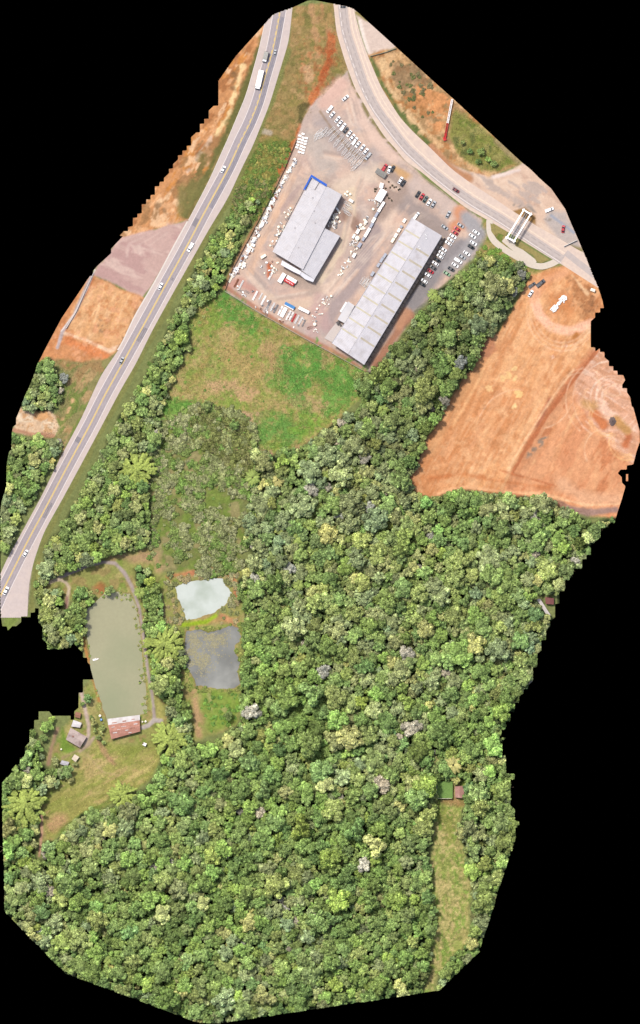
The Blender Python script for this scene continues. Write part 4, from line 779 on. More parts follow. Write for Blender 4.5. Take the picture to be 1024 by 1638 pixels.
def car(px, py, deg, col, label, kind='car', group=None, scale=1.0):
    key = kind; scale *= 1.12
    nm = 'parked_' + kind if not label.startswith('moving') else kind
    label = label.replace('moving ', '')
    if key not in PROTO:
        t = make_car(nm, label, kind, px, py, R(deg), col, group); PROTO[key] = t; t.scale = (scale,)*3; return t
    m = paints[col]; r = dup(PROTO[key], px, py, R(deg), scale, label=label, mats={'body': m, 'roof': m, 'cargo_bed': m})
    if group: r['group'] = group
    elif 'group' in r: del r['group']
    return r
g1 = 'cars in the long diagonal row at the top of the yard'
row1 = [(527.3,174.7,'white'),(531.6,183,'white'),(539.8,191,'white'),(543.8,197.3,'white'),(548.8,202.8,'white'),(553.3,208.3,'dark grey'),(558.6,213.8,'white'),(563.8,219.5,'white'),(567.6,225.4,'white'),(572.5,231,'white'),(579.7,236,'white'),(585,242,'white'),(588.8,249.5,'silver')]
for i, (a, b, c) in enumerate(row1): car(a, b, (50 if i % 2 else 53) + (180 if i % 3 == 0 else 0), c, '%s car, %s from the upper left end of the long diagonal row' % (c, ORD[i]), group=g1, kind='car' if i % 4 else 'pickup', scale=.95)
car(552.7,156.6,40,'white','white car parked alone above the long diagonal row')
car(614.7,268.5,55,'red','red pickup beside a grey canopy at the top of the yard','pickup'); car(622.7,271.5,75,'white','white car next to the red pickup by the grey canopy'); car(628.2,270,60,'black','black car at the right end of the three by the grey canopy')
car(640.8,288.4,60,'white','white car in the pair above the dark shrubs'); car(645.2,293,55,'black','black car in the pair above the dark shrubs')
g2 = 'row of five parked cars between the avenue and the white-roofed warehouse'
for i, (a, b, c) in enumerate([(668.5,310.7,'black'),(675,314.6,'red'),(680.6,318.7,'dark green'),(686.7,323.6,'white'),(693.2,326.8,'silver')]): car(a, b, 58, c, '%s car, %s from the left in the row of five' % (c, ORD[i]), group=g2)
car(717,343,62,'silver','silver car standing alone left of the red dirt patch'); car(711.5,363.5,-35,'silver','silver car parked right of the warehouse top corner'); car(666,345,50,'white','white pickup at the top corner of the white roof','pickup', scale=.9)
g3 = 'cars in the diagonal row along the right side of the white-roofed warehouse'
row3 = [(736.9,360.5,'silver'),(731,366,'red'),(727.7,372,'red'),(724.8,378,'white'),(720.9,383.6,'white'),(717.3,389,'white'),(709.4,398.6,'white'),(706.6,404.5,'white'),(703.9,410,'white'),(699.6,415.8,'black'),(696.4,421.3,'white'),(692.7,427.8,'dark grey'),(689,434,'red'),(684.6,440,'white'),(678.8,449.5,'white'),(675.7,454.8,'black')]
for i, (a, b, c) in enumerate(row3): car(a, b, -34 + (180 if i % 3 else 0), c, '%s car, %s from the top of the row beside the warehouse gallery' % (c, ORD[i]), group=g3, scale=.97)
g4 = 'cars in the diagonal row along the right edge of the car park'
row4 = [(761.9,371.8,'white'),(756,377.7,'white'),(757.6,388.8,'white'),(753.7,394.9,'black'),(746.8,405.4,'white'),(739.4,410.9,'silver'),(733,416.8,'white'),(728.3,424,'white'),(721.8,430.4,'dark grey'),(715,437.5,'pale green')]
for i, (a, b, c) in enumerate(row4): car(a, b, -33, c, '%s %s, %s from the top of the row by the grass edge' % (c, 'pickup' if i == 6 else 'car', ORD[i]), group=g4, kind='pickup' if i == 6 else 'car')
car(851,456,35,'dark grey','dark pickup on orange dirt left of a second dark pickup','pickup',scale=.9); car(864.8,453,38,'dark grey','larger dark pickup on orange dirt beside the forest edge','pickup',scale=1.15); car(849,469.5,58,'white','white car on orange dirt below two dark pickups')
car(878.9,335.3,20,'white','white van with dark stripe on gravel right of the gantry','pickup'); car(901,366.3,82,'red','red car near the right edge of the survey')
car(729.5,304.3,-32,'dark red','moving dark red car driving on the avenue')
car(549,11,-5,'dark grey','moving dark car at the very top of the avenue',scale=.7)
car(440,84,80,'silver','moving silver car beside a truck near the top of the highway',scale=.8)
car(357,271,62,'white','moving white car on the highway left of the grassy bank'); car(304.5,395.5,242,'white','moving white pickup in the right lane of the highway','pickup',scale=1.1)
car(257,458,64,'white','moving white car on the highway beside the pinkish gravel pad'); car(194.5,576.5,64,'silver','moving silver car on the highway below the dirt terrace')
car(41,885,58,'white','moving white car on the highway near the lower end'); car(9.5,945,62,'white','moving white car at the lowest end of the highway',scale=1.15)
make_truck('long white bus-like lorry on the upper highway', 415, 127.5, R(257), 13.0, 3.3, 'white', whb, 'lorry', 'lorry')
make_truck('short grey-topped truck ahead of the white lorry on the highway', 424.5, 91, R(257), 7.2, 2.8, 'white', mat('grey_load', (170,168,160), var=.3, scale=2))
# ------------------------------------------------------------------ yard equipment
galv = mat('galvanised_steel', (236,234,232), var=.15, scale=3, rough=.5); rust = mat('rusty_steel', (142,88,62), var=.3, scale=2); bluem = mat('blue_steel', (74,138,196), var=.12); greym = mat('machine_grey', (138,136,138), var=.25, scale=2)
creamm = mat('cream_plastic', (234,226,206), var=.05, k=.7); bgrey = mat('bluish_grey_tarp', (178,184,198), var=.1)
def mk_frame(rootname='trailer_frame'):
    t = thing(rootname, 'x', 'trailer frame'); f = MB()
    for s_ in (-1, 1): f.box(-.4, s_*.95, .75, 4.6, .2, .2)
    for k in range(5): f.box(-2.6 + k*1.1, 0, .75, .16, 1.9, .14)
    f.box(-2.7, 0, 1.05, .14, 2.0, .5).build('frame', galv, t)
    MB().tube((1.9,-.95,.75),(3.6,0,.6),.08,6).tube((1.9,.95,.75),(3.6,0,.6),.08,6).build('drawbar', galv, t)
    for s_ in (-1, 1): MB().tube((-.8,s_*1.05,.33),(-.8,s_*1.25,.33),.33,12).build('wheel', tyre, t)
    return t
def mk_crate():
    t = thing('crate', 'x', 'crate'); f = MB(); f.box(0,0,.62,1.9,1.25,1.0).box(0,0,1.16,2.0,1.35,.1); f.build('box', whb, t)
    p_ = MB()
    for s_ in (-.8, 0, .8): p_.box(s_,0,.06,.14,1.3,.12)
    p_.build('skid', rust, t); return t
def mk_tank(r=.9):
    t = thing('storage_tank', 'x', 'tank'); MB().lathe(0,0,[(r,0),(r,1.1),(r*.9,1.3),(r*.35,1.48)],18).build('shell', creamm, t); MB().lathe(0,0,[(r*.3,1.45),(r*.3,1.6)],12).build('lid', galv, t); return t
def mk_machine():
    t = thing('farm_machine', 'x', 'machine'); f = MB(); f.box(0,0,.5,2.4,.25,.25).box(0,.5,.5,2.4,.2,.2).box(.9,.2,.8,.3,1.5,.6).box(-.9,.2,.8,.3,1.7,.4).build('frame', galv, t)
    MB().box(.1,.2,1.1,1.1,.9,.7, .2, taper=.7).build('hopper', greym, t); MB().tube((-1.3,.2,.9),(1.5,.4,1.5),.12,8).build('auger', galv, t)
    for s_ in (-1,1): MB().tube((-.2,.2+s_*.8,.35),(-.2,.2+s_*.98,.35),.35,12).build('wheel', tyre, t)
    return t
def mk_beams():
    t = thing('beam_stack', 'x', 'beam stack'); f = MB()
    for k in range(4): f.box((k%2)*.15, -.45 + k*.3, .35 + (k%2)*.22, 6.0, .2, .2)
    f.build('beams', galv, t)
    for s_ in (-2, 2): MB().box(s_,0,.12,.2,1.5,.22).build('bearer', rust, t)
    return t
def mk_container():
    t = thing('cargo_container', 'x', 'container'); f = MB(); f.box(0,0,1.3,6.0,2.4,2.5)
    for k in range(15): f.box(-2.75 + k*.39, 0, 2.58, .16, 2.3, .06)
    f.build('body', whb, t)
    for s_ in (-1,1): MB().box(3.03, s_*.58, 1.3, .06, 1.1, 2.3).build('door', whb, t)
    c_ = MB()
    for a in (-1,1):
        for b in (-1,1): c_.box(a*2.95, b*1.17, 1.3, .16, .12, 2.62)
    c_.build('corner_post', galv, t); return t
used = {}
MK = dict(frame=mk_frame, crate=mk_crate, tank=mk_tank, machine=mk_machine, beams=mk_beams, container=mk_container)
mains = dict(frame=('frame','drawbar'), crate=('box',), tank=('shell',), machine=('frame','hopper'), beams=('beams',), container=('body','door'))
def item(kind, px, py, deg, label, group=None, scale=1.0, m=None, cat=None):
    if kind not in used:
        t = MK[kind](); used[kind] = t; x, y = W(px, py); t.location = (x, y, 0); t.rotation_euler = (0, 0, R(deg)); t.scale = scale if isinstance(scale, tuple) else (scale,)*3; t['label'] = label
        if group: t['group'] = group
        KIDS[t] = [c for c in C.objects if c.parent == t]
        if m:
            for c in KIDS[t]:
                if c.name.split('.')[0] in mains[kind]: c.data = mesh_with(c.data, m)
        return t
    r = dup(used[kind], px, py, R(deg), scale, label=label, mats={q: m for q in mains[kind]} if m else None, cat=cat)
    if group: r['group'] = group
    elif 'group' in r: del r['group']
    return r
# trailer frames
fr = [(509,215),(513,218),(511,211),(517,213),(520,209),(506,219),(531,208),(526,213),(538,214),(531,221),(545,221),(538,229),(552,227),(545,236),(558,231),(551,243),(563,239),(556,249),(569,244),(562,254),(574,250),(566,259),(578,256),(571,264),(567,268)]
for i, (a, b) in enumerate(fr): item('frame', a, b, 228 + (i * 37 % 17) - 8 if i > 5 else 200 + i * 9, 'bare galvanised trailer frame, %s' % where(a, b), 'trailer frames stored below the diagonal car row', scale=.88)
for i, (a, b, d) in enumerate([(556,326,-32),(558,331,-32),(553,336,-32),(556,341,-35),(580,449,60),(584,453,60),(588,457,60),(586,449,60),(590,451,60)]): item('frame', a, b, d, 'galvanised trailer frame %s' % where(a, b), scale=.85)
# white block stacks top-left of the yard
k = 0
for r_ in range(7):
    for c_ in range(3):
        a, b = 481 + c_ * 5.2 - r_ * 1.1 - (r_ == 0) * 1 + rr.normal() * .4, 213 + r_ * 4.6 + c_ * 1.8 + rr.normal() * .4
        if (r_, c_) in ((0, 2), (0, 0), (6, 0)): continue
        item('crate', a, b, -14 + rr.normal() * 5, 'white block in stacked rows, %s' % where(a, b), 'white blocks in rows at the left yard corner', scale=(.95, .85, .8)); k += 1
# long line of mixed equipment along the left fence
LINE = resample([(473,256),(462,276),(451,292),(444,309),(435,326),(428,340),(418,361),(410,374),(403,393),(393,412),(384,427),(374,440)], 3.4, 1)
kinds = ['crate','machine','machine','crate','beams','tank','machine','frame']
knm = dict(crate='white crate', machine='galvanised farm machine', beams='short beam stack', tank='round cream tank', frame='bare trailer frame')
cols_ = [None, None, whb, creamm, bgrey, rust, None]
for i, (a, b) in enumerate(LINE):
    wdt = 2.0 + 5.0 * min(1, max(0, (b - 330) / 60))
    for q in range(2 if b < 330 else 3):
        kd = kinds[int(rr.integers(0, 8))]; x, y = a + rr.normal() * wdt * .42, b + rr.normal() * 1.2; mc = cols_[int(rr.integers(0, 7))]
        cn = {None: '', whb: 'bright ', creamm: 'cream ', bgrey: 'bluish ', rust: 'rusty '}[mc]
        sc_ = rr.uniform(.75, 1.1) if kd != 'beams' else .5
        if kd == 'frame': sc_ *= .6
        item(kd, x, y, rr.uniform(0, 180) if kd != 'beams' else rr.normal(62, 15), '%s%s in fence-side row, %s' % (cn, knm[kd], where(x, y)), 'equipment lined up along the left yard fence', scale=sc_, m=mc)
def scatter(n_, xr, yr, desc, group, kk=('crate','machine','tank','machine'), sc=(.5,.85), poly=None, cols=(None,None,greym,creamm)):
    c_ = 0; tries = 0
    while c_ < n_ and tries < 4000:
        tries += 1; x, y = rr.uniform(*xr), rr.uniform(*yr)
        if poly is not None and not inpoly(np.array([x]), np.array([y]), poly)[0]: continue
        kd = kk[int(rr.integers(0, len(kk)))]; mc = cols[int(rr.integers(0, len(cols)))]
        cn = {greym: 'dull grey ', creamm: 'cream ', bgrey: 'bluish ', rust: 'rusty '}.get(mc, '')
        item(kd, x, y, rr.uniform(0, 180), '%s%s %s, %s' % (cn, knm[kd], desc, where(x, y)), group, scale=rr.uniform(*sc), m=mc); c_ += 1
scatter(30, (430,475), (320,398), 'by grey roof', 'equipment along the left side of the grey-roofed warehouse', poly=[(474,316),(478,320),(438,402),(430,396),(450,355)])
scatter(34, (525,546), (332,368), 'by the wall', 'equipment against the right wall of the grey-roofed warehouse', poly=[(540,330),(546,336),(538,366),(524,362)])
scatter(14, (418,445), (415,445), 'in corner yard', 'loose equipment below the grey-roofed warehouse', cols=(None, rust, creamm, None))
scatter(20, (590,612), (316,332), 'by the canopy', 'equipment around the white canopy', sc=(.4,.7))
scatter(26, (500,545), (470,535), 'in lower yard', 'loose equipment in the lower corner of the yard', sc=(.35,.7), poly=[(526,466),(534,472),(512,520),(506,545),(498,540),(500,500),(512,480)])
scatter(26, (560,592), (340,400), 'beside central row', 'equipment beside the central row of the yard', sc=(.5,.8), poly=[(590,335),(596,340),(568,398),(560,392),(572,362)])
scatter(22, (538,570), (400,445), 'in central row', 'equipment in the central row of the yard', sc=(.4,.7), poly=[(566,398),(572,402),(546,442),(538,440)])
scatter(16, (505,535), (500,545), 'near the lower wall', 'pieces near the lower boundary wall', sc=(.4,.7), kk=('beams','machine'), poly=[(480,522),(500,524),(520,538),(515,550),(490,538)]) if False else None
scatter(40, (366,500), (455,525), 'by lower wall', 'equipment laid out along the lower yard wall', sc=(.4,.7), kk=('machine','frame','machine','crate'), poly=[(366,458),(380,455),(400,462),(440,488),(475,505),(500,515),(508,540),(480,532),(420,500)], cols=(None, greym, rust, None))
g5 = 'beam stacks laid side by side along the lower yard wall'
for i, (a, b, s_, m_) in enumerate([(370.5,444,1.2,creamm),(378,453,1.0,rust),(386,455,1.0,galv),(408,473,1.1,whb),(417,474,.8,galv),(421.5,480.5,1.1,whb),(430,487,1.0,greym),(436,491,1.0,galv),(441,494,1.0,greym),(448.4,497,1.1,whb),(461.6,504.5,1.1,whb),(466,506,1.0,whb),(470,508.5,1.0,redm),(475,511,1.0,galv),(481,513,.9,galv),(486,517,.8,greym)]):
    item('beams', a, b, 62, '%s beam stack, %s from left along lower yard wall' % ({creamm:'cream',rust:'rusty',galv:'galvanised',whb:'white',greym:'grey',redm:'red'}[m_], ORD[i]), g5, scale=s_, m=m_)
item('container', 453.7, 499.5, 62, 'wide white slab unit lying among the beam stacks', scale=(1.1, 1.0, .4), cat='container')
item('container', 451, 444.5, 58, 'white container standing upright to the red one', scale=(1.1, 1.15, 1))
item('container', 466.5, 446.8, -30, 'white container lying along the red container', scale=(1.15, .95, 1))
rc = item('container', 462.6, 451.2, -30, 'red container with pale lettering marks below a white one', scale=(1.15, .95, 1), m=redm)
for i in range(9): MB().box(-2.3 + i * .56, .2 * math.sin(i * 2.2), 2.66, .3 + .1 * (i % 3), .5 + .2 * (i % 2), .03, .2 * (i % 3)).build('lettering', mat('white_lettering', (235,220,220)), rc)
item('container', 463.6, 488.6, -28, 'blue container above the beam stacks', scale=(1.15, .8, .8), m=bluem)
item('container', 462.4, 490.8, -28, 'narrow white container hugging the blue one', scale=(1.1, .45, .6), m=whb)
item('container', 486.2, 496, -26, 'white container at the right end of the lower row', scale=(1.2, .8, .9))
item('container', 421.5, 410, 32, 'small cream tank-like container by the lower left warehouse corner', scale=(.6, .7, .7), m=creamm)
item('beams', 433.5, 440, 62, 'long white beam stack beside the orange soil patch', scale=1.1, m=whb)
g6 = 'white units lined up on the central strip of the yard'
for i, (a, b, L, wd, m_) in enumerate([(612.5,326.6,8.5,4.4,whb),(607.4,334.8,9,4.4,whb),(602.3,343.4,9,4.0,bgrey),(597.8,352,9,4.6,whb),(594.3,360.3,8,4,bgrey),(587.5,372,16.5,4.6,whb),(581.3,382.4,6,4,bgrey),(575.2,392,8,5,bgrey),(572.3,370,8,4.6,whb),(566,378,7,3.4,whb),(566.4,408.5,7,4.6,whb),(561.7,321,7.5,4,whb)]):
    item('container', a, b, 60 if i != 11 else -32, '%s unit, %s along the central strip from the top' % ('white' if m_ is whb else 'bluish grey', ORD[i]), g6, scale=(L * S / 6, wd * S / 2.4, .75), m=m_)
for a, b, r_ in [(597.3,334.4,.85),(585.5,355,1.1),(577,360,1.1),(581,363.3,.7),(578.3,366,.8),(571.7,381,1.55),(556,307,.8),(552.2,310.2,.8),(555,312.6,.7),(560.6,310.6,.8),(571,397.7,.7),(562,402.7,.8),(503.6,518.6,1.1),(516,484,.6),(507.5,494,.7),(530,473.5,.8),(435,426,.8),(438.5,428.5,.7),(384.5,423.5,1.1),(392,422,.8),(387.5,428.5,.8),(531.5,355,.9),(543.5,354.5,.8),(500,505,.6),(465,333,.7),(455.5,340,.7),(445.8,363,.9)]:
    item('tank', a, b, 0, 'round cream tank %s' % where(a, b), 'round tanks standing about the yard', scale=r_ / .9)
g7 = 'white boxes along the left side of the white-roofed warehouse'
for i, (a, b, L, m_) in enumerate([(647,353,6.5,whb),(642,362.5,4,bgrey),(638.2,368.5,6,whb),(633.2,376.7,7,whb),(628.5,384.3,8,creamm),(615.4,409,8,bgrey),(610.5,416,8,bgrey),(605.5,424,7,bgrey),(596,438,8,bgrey)]):
    item('container', a, b, 58, '%s box, %s from the top beside the warehouse wall' % ({whb:'white',bgrey:'bluish grey',creamm:'cream'}[m_], ORD[i]), g7, scale=(L * S / 6, .7, .6), m=m_)
# canopies
def canopy(px, py, deg, L, Wd, h, m, label):
    t = thing('canopy', label, 'canopy', px, py, 0, R(deg)); MB().add([(-L/2,-Wd/2,h),(L/2,-Wd/2,h),(L/2,0,h+.5),(-L/2,0,h+.5),(L/2,Wd/2,h),(-L/2,Wd/2,h)], [(0,1,2,3),(3,2,4,5)]).add([(-L/2,-Wd/2,h-.1),(L/2,-Wd/2,h-.1),(L/2,0,h+.4),(-L/2,0,h+.4),(L/2,Wd/2,h-.1),(-L/2,Wd/2,h-.1)], [(3,2,1,0),(5,4,2,3)]).build('roof', m, t)
    for a in (-1, 1):
        for b in (-1, 1): MB().box(a*(L/2-.3), b*(Wd/2-.3), (h-.1)/2, .16, .16, h-.1).build('post', galv, t)
    return t
canopy(609.4, 312.5, 60, 8.2, 4.6, 3.2, whb, 'big white canopy at the top of the central yard strip')
canopy(610.5, 296.6, 80, 3.2, 2.4, 2.4, whb, 'small white canopy above the big white one')
canopy(609.5, 277, -33, 7.2, 3.6, 2.6, mat('weathered_grey_roof', (138,136,130), var=.15), 'grey canopy next to the red pickup')
canopy(948.5, 464, -20, 3.0, 1.8, 2.2, creamm, 'tiny cream shelter at the right edge above the dirt')
# white pipes on the dirt
pg = 'white pipes stacked on the orange dirt'
pip = thing('pipe', 'x', 'pipe'); MB().tube((-2.4,0,.32),(2.4,0,.32),.3,10).build('barrel', whb, pip); MB().tube((2.1,0,.32),(2.45,0,.32),.38,10).build('collar', galv, pip)
pl = [(884.5 + i * 2.1 + (j - 1.5) * 1.9, 496 - i * 2.3 + (j - 1.5) * 1.3) for i in range(10) for j in range(4) if not (i in (3, 4, 5, 6) and j in (0, 3))]
for i, (a, b) in enumerate(pl):
    lb = 'white pipe on dirt, %s' % where(a, b).replace('the white pipe stack', 'its middle')
    if i == 0: x, y = W(a, b); pip.location = (x, y, 0); pip.rotation_euler = (0, 0, R(55)); pip['label'] = lb; pip['group'] = pg; pip.scale = (.4,1.2,1.2)
    else: dup(pip, a, b, R(50 + rr.normal() * 22), scale=(.38 + .12 * rr.random(), 1.2, 1.2), label=lb, group=pg)
# gravel heap
hp = MB(); rs = np.random.default_rng(3); V = []; hx, hy = W(980, 674)
for j in range(9):
    for i in range(24):
        t = i / 24 * 2 * math.pi; q = 1 - j / 8; V.append((q * 2.3 * math.cos(t) * (1 + .1 * rs.normal()), q * 3.1 * math.sin(t) * (1 + .1 * rs.normal()), 1.7 * (1 - q) ** .8 - .2 + .12 * rs.normal() - 2.2))
hp.add(V, [(j*24+i, j*24+(i+1)%24, (j+1)*24+(i+1)%24, (j+1)*24+i) for j in range(8) for i in range(24)]); ho = hp.build('gravel_heap', mat('dark_gravel', (112,96,92), var=.3, scale=3, bump=.5)); ho.location = (hx, hy, 0); tag(ho, 'dark grey gravel heap on pale dirt near the right edge', 'heap')

# ------------------------------------------------------------------ farm buildings, huts
def hut(name, label, cat, corners, ze, zr, rm, wm, extra=None):
    cx_ = sum(q[0] for q in corners)/4; cy_ = sum(q[1] for q in corners)/4; t = thing(name, label, cat, cx_, cy_); x0, y0 = W(cx_, cy_)
    g = gable(corners, ze, zr).build('roof', rm, t); g.location = (-x0, -y0, 0); w_ = MB().prism([W(*lerp(q, (cx_, cy_), .06)) for q in corners], 0, ze - .1).build('wall', wm, t); w_.location = (-x0, -y0, 0)
    dx, dy = W(*lerp(lerp(corners[0], corners[1], .5), (cx_, cy_), .03)); MB().box(dx - x0, dy - y0, 1.05, .9, .9, 2.1).build('door', mat('wood_door', (96,70,50)), t)
    return t
rust_roof = mat('rusty_tin_roof', (186,134,116), rough=.8, var=.22, scale=1.2, dirt=(150,98,78), dirt_amt=.8); pale_tin = mat('pale_tin_roof', (214,210,208), var=.14, scale=1.0, dirt=(176,160,150), dirt_amt=.7)
plank = mat('plank_wall', (140,120,100), var=.2)
bn = hut('barn', 'long barn with rusty tin roof at the lower end of the green pond', 'barn', [(173,1159.5),(178,1182.5),(224.5,1170),(223.5,1151.5)], 3.2, 4.2, rust_roof, plank)
x0, y0 = bn.location[:2]
for (cs, z0, z1, m_) in (([(172,1150),(223.8,1143.5),(224,1152),(173,1159.8)],2.7,3.3,pale_tin),):
    o = MB().add([P3(*cs[0],z0),P3(*cs[1],z0),P3(*cs[2],z1),P3(*cs[3],z1)], [(0,1,2,3)]).add([P3(*cs[0],z0-.1),P3(*cs[1],z0-.1),P3(*cs[2],z1-.1),P3(*cs[3],z1-.1)], [(3,2,1,0)]).build('porch_roof', m_, bn); o.location = (-x0, -y0, 0)
for k in range(6):
    a, b = lerp((173,1151),(223,1144.5), k / 5); x, y = W(a, b); MB().box(x - x0, y - y0, 1.3, .18, .18, 2.6).build('post', plank, bn)
for (a, b, w_, h_) in ((183,1156,8,2.5),(199,1153.5,6,3),(213,1150.5,5,2),(190,1167,6,1.4),(212,1163,7,1.4),(184,1172,7,2.4),(203,1168,5,2.0),(217,1158,6,2.2),(181,1163,5,1.5),(198,1162,8,1.2),(208,1172,5,1.6)):
    x, y = W(a, b); MB().box(x - x0, y - y0, 3.35 if b < 1157 else 4.12, w_*S, h_*S*.6, .06, R(8)).build('patched_sheet', pale_tin if b > 1157 else rust_roof, bn)
hs_ = hut('farmhouse', 'farmhouse with weathered pinkish grey roof beside the track', 'house', [(105.5,1183),(113,1164),(139,1178.5),(128,1196)], 3.0, 4.4, mat('weathered_tile_roof', (186,168,160), var=.2, scale=2.2, dirt=(126,104,98), dirt_amt=.85), mat('plaster_wall', (206,196,184)))
x0, y0 = hs_.location[:2]
for k in range(9):
    t_ = (k + .5) / 9; a = lerp((105.5,1183),(128,1196), t_); b = lerp((113,1164),(139,1178.5), t_)
    z_ = 4.5; (ax, ay), (bx, by) = W(*a), W(*b); 
    MB().box((ax+bx)/2 - x0 + .0, (ay+by)/2 - y0, 3.0, .01, .01, .01) 
o = MB().box(*[v - w for v, w in zip(W(117,1178), (x0, y0))], 4.4, .8, .8, 1.0).build('chimney', mat('brick_chimney', (150,96,76)), hs_)
hut('shed', 'small white-roofed shed touching the top of the farmhouse', 'shed', [(114,1162),(117.5,1151.5),(131,1156.5),(128,1164)], 2.4, 2.8, pale_tin, plank)
hut('shed', 'reddish brown shed at the cut edge above the farmhouse', 'shed', [(119.5,1147),(121,1138.5),(130,1140.5),(128,1149)], 2.2, 2.7, mat('brown_tile_roof', (150,106,84), var=.2, scale=2), plank)
hut('shed', 'small cream-roofed shed below the farmhouse', 'shed', [(114.5,1214),(119.5,1206.5),(127,1211),(121,1219)], 2.2, 2.6, mat('cream_tin_roof', (214,200,178), var=.1), plank)
hut('shed', 'grey tin shed half hidden by a round tree below the farmhouse', 'shed', [(96,1222),(99,1216),(111,1219),(108,1226)], 2.2, 2.6, mat('grey_tin_roof', (182,180,186), var=.2), plank)
hut('shed', 'small white-roofed shed right of the barn', 'shed', [(227.5,1191),(230,1187.5),(235,1189.5),(232.5,1194)], 1.9, 2.1, whb, plank)
hut('hut', 'red-tiled hut beside the green lawn square in the forest clearing', 'hut', [(727.5,1258),(742.5,1257),(742.5,1277),(728,1275.5)], 2.6, 3.6, mat('red_tile_roof', (168,126,114), var=.2, scale=2.4, dirt=(206,170,160), dirt_amt=.5), plank)
gh = thing('flat_roofed_hut', 'square hut with moss green flat roof at the clearing top', 'hut', 711.5, 1263.5)
MB().box(0,0,1.2,9.8,10.6,2.4).build('wall', plank, gh); MB().box(0,0,2.5,10.2,11,.2).build('roof', mat('moss_roof', (108,142,66), var=.25, scale=1.6, bump=.6), gh); MB().box(-5.15,.2,2.62,.15,9,.1).box(0,-5.5,2.62,9,.15,.1).build('lit_roof_edge', creamm, gh)  # cream strips paint the lit edge of the roof
MB().box(0,-5.35,1.0,.9,.1,2.0).build('door', mat('wood_door', (96,70,50)), gh)
hut('house', 'white-walled house with dark red roof at the right forest edge', 'house', [(872,955),(886,957),(886,967),(873,966)], 3.0, 3.8, mat('dark_red_roof', (122,74,70), var=.15), whb)
dw = MB(); dw.add([P3(859,959,3.4),P3(864,957.5,3.4),P3(881,984,2.6),P3(877,988,2.6)], [(0,1,2,3)]).add([P3(859,959,3.2),P3(864,957.5,3.2),P3(881,984,2.4),P3(877,988,2.4)], [(3,2,1,0)]); ap = thing('long_canopy', 'long whitish canopy roof left of the dark red roof', 'canopy', 870, 972); o = dw.build('roof', mat('faded_white_roof', (204,196,192), var=.15), ap); o.location = (-ap.location[0], -ap.location[1], 0)
for q in ((861,960),(863.5,959.5),(878,985),(879.5,984)): x, y = W(*q); MB().box(x - ap.location[0], y - ap.location[1], 1.25, .15, .15, 2.5).build('post', plank, ap)
for a, b, r_, m_, lb in [(160,1145,.85,None,'round white tank by the track beside the green pond'),(162,1151.2,.85,bluem,'round blue tank just below the white one'),(233,1154,.7,None,'white tank at the right end of the barn'),(228,1154.5,.55,None,'smaller white tank touching the barn end'),(98,1198.5,.55,None,'white tank on the lawn left of the farmhouse'),(165,1157,.4,MATS['lily_pad'],'tiny yellowish drum below the blue tank')]:
    item('tank', a, b, 0, lb, scale=r_ / .9, m=m_)
def boat(px, py, deg, L, m, label):
    t = thing('rowing_boat', label, 'boat', px, py, -.5, R(deg)); o_, i_ = [], []
    for k in range(7):
        x = -L/2 + L * k / 6; w_ = .62 * math.sin(math.pi * min(1, .25 + k / 6 * .75)) + .05; o_.append([(x,-w_,.35),(x,-w_*.6,-.1),(x,w_*.6,-.1),(x,w_,.35),(x,w_*.85,.35),(x,w_*.5,.02),(x,-w_*.5,.02),(x,-w_*.85,.35)])
    MB().sections(o_).build('hull', m, t)
    for s_ in (-.6, .5): MB().box(s_,0,.26,.22,1.0,.05).build('seat', plank, t)
    return t
boat(153.5, 1054.5, 14, 4.2, whb, 'white rowing boat at the left bank of the green pond')
ae = thing('floating_pump', 'small black floating pump near the right bank of the green pond', 'pump', 223.5, 1090.5, -.5); MB().lathe(0,0,[(.5,0),(.6,.2),(.35,.45),(.15,.7)],12).build('float', paints['black'], ae); MB().tube((.3,0,.3),(3.6,.5,.45),.06,6).build('hose', paints['black'], ae)

# ------------------------------------------------------------------ vegetation
def leaf_mat(name, gain=1.0, bleed=.35):
    m = bpy.data.materials.new(name); m.use_nodes = True; n = m.node_tree.nodes; l = m.node_tree.links; p = n['Principled BSDF']; p.inputs['Roughness'].default_value = .7; p.inputs['Specular IOR Level'].default_value = .25
    ai = n.new('ShaderNodeAttribute'); ai.attribute_type = 'INSTANCER'; ai.attribute_name = 'tint'; ag = n.new('ShaderNodeAttribute'); ag.attribute_name = 'gtint'
    ad = n.new('ShaderNodeVectorMath'); ad.operation = 'ADD'; l.new(ai.outputs['Vector'], ad.inputs[0]); l.new(ag.outputs['Vector'], ad.inputs[1])
    av = n.new('ShaderNodeAttribute'); av.attribute_name = 'leafvar'; s = n.new('ShaderNodeVectorMath'); s.operation = 'SCALE'; l.new(ad.outputs[0], s.inputs[0]); l.new(av.outputs['Fac'], s.inputs['Scale'])
    l.new(s.outputs[0], p.inputs['Base Color']); 
    tr = n.new('ShaderNodeBsdfTranslucent'); l.new(s.outputs[0], tr.inputs['Color']); mx = n.new('ShaderNodeMixShader'); mx.inputs[0].default_value = .25
    l.new(p.outputs[0], mx.inputs[1]); l.new(tr.outputs[0], mx.inputs[2]); l.new(mx.outputs[0], n['Material Output'].inputs['Surface'])
    return m
leafm = leaf_mat('foliage'); bark = mat('bark', (110,92,76), var=.25, scale=2)
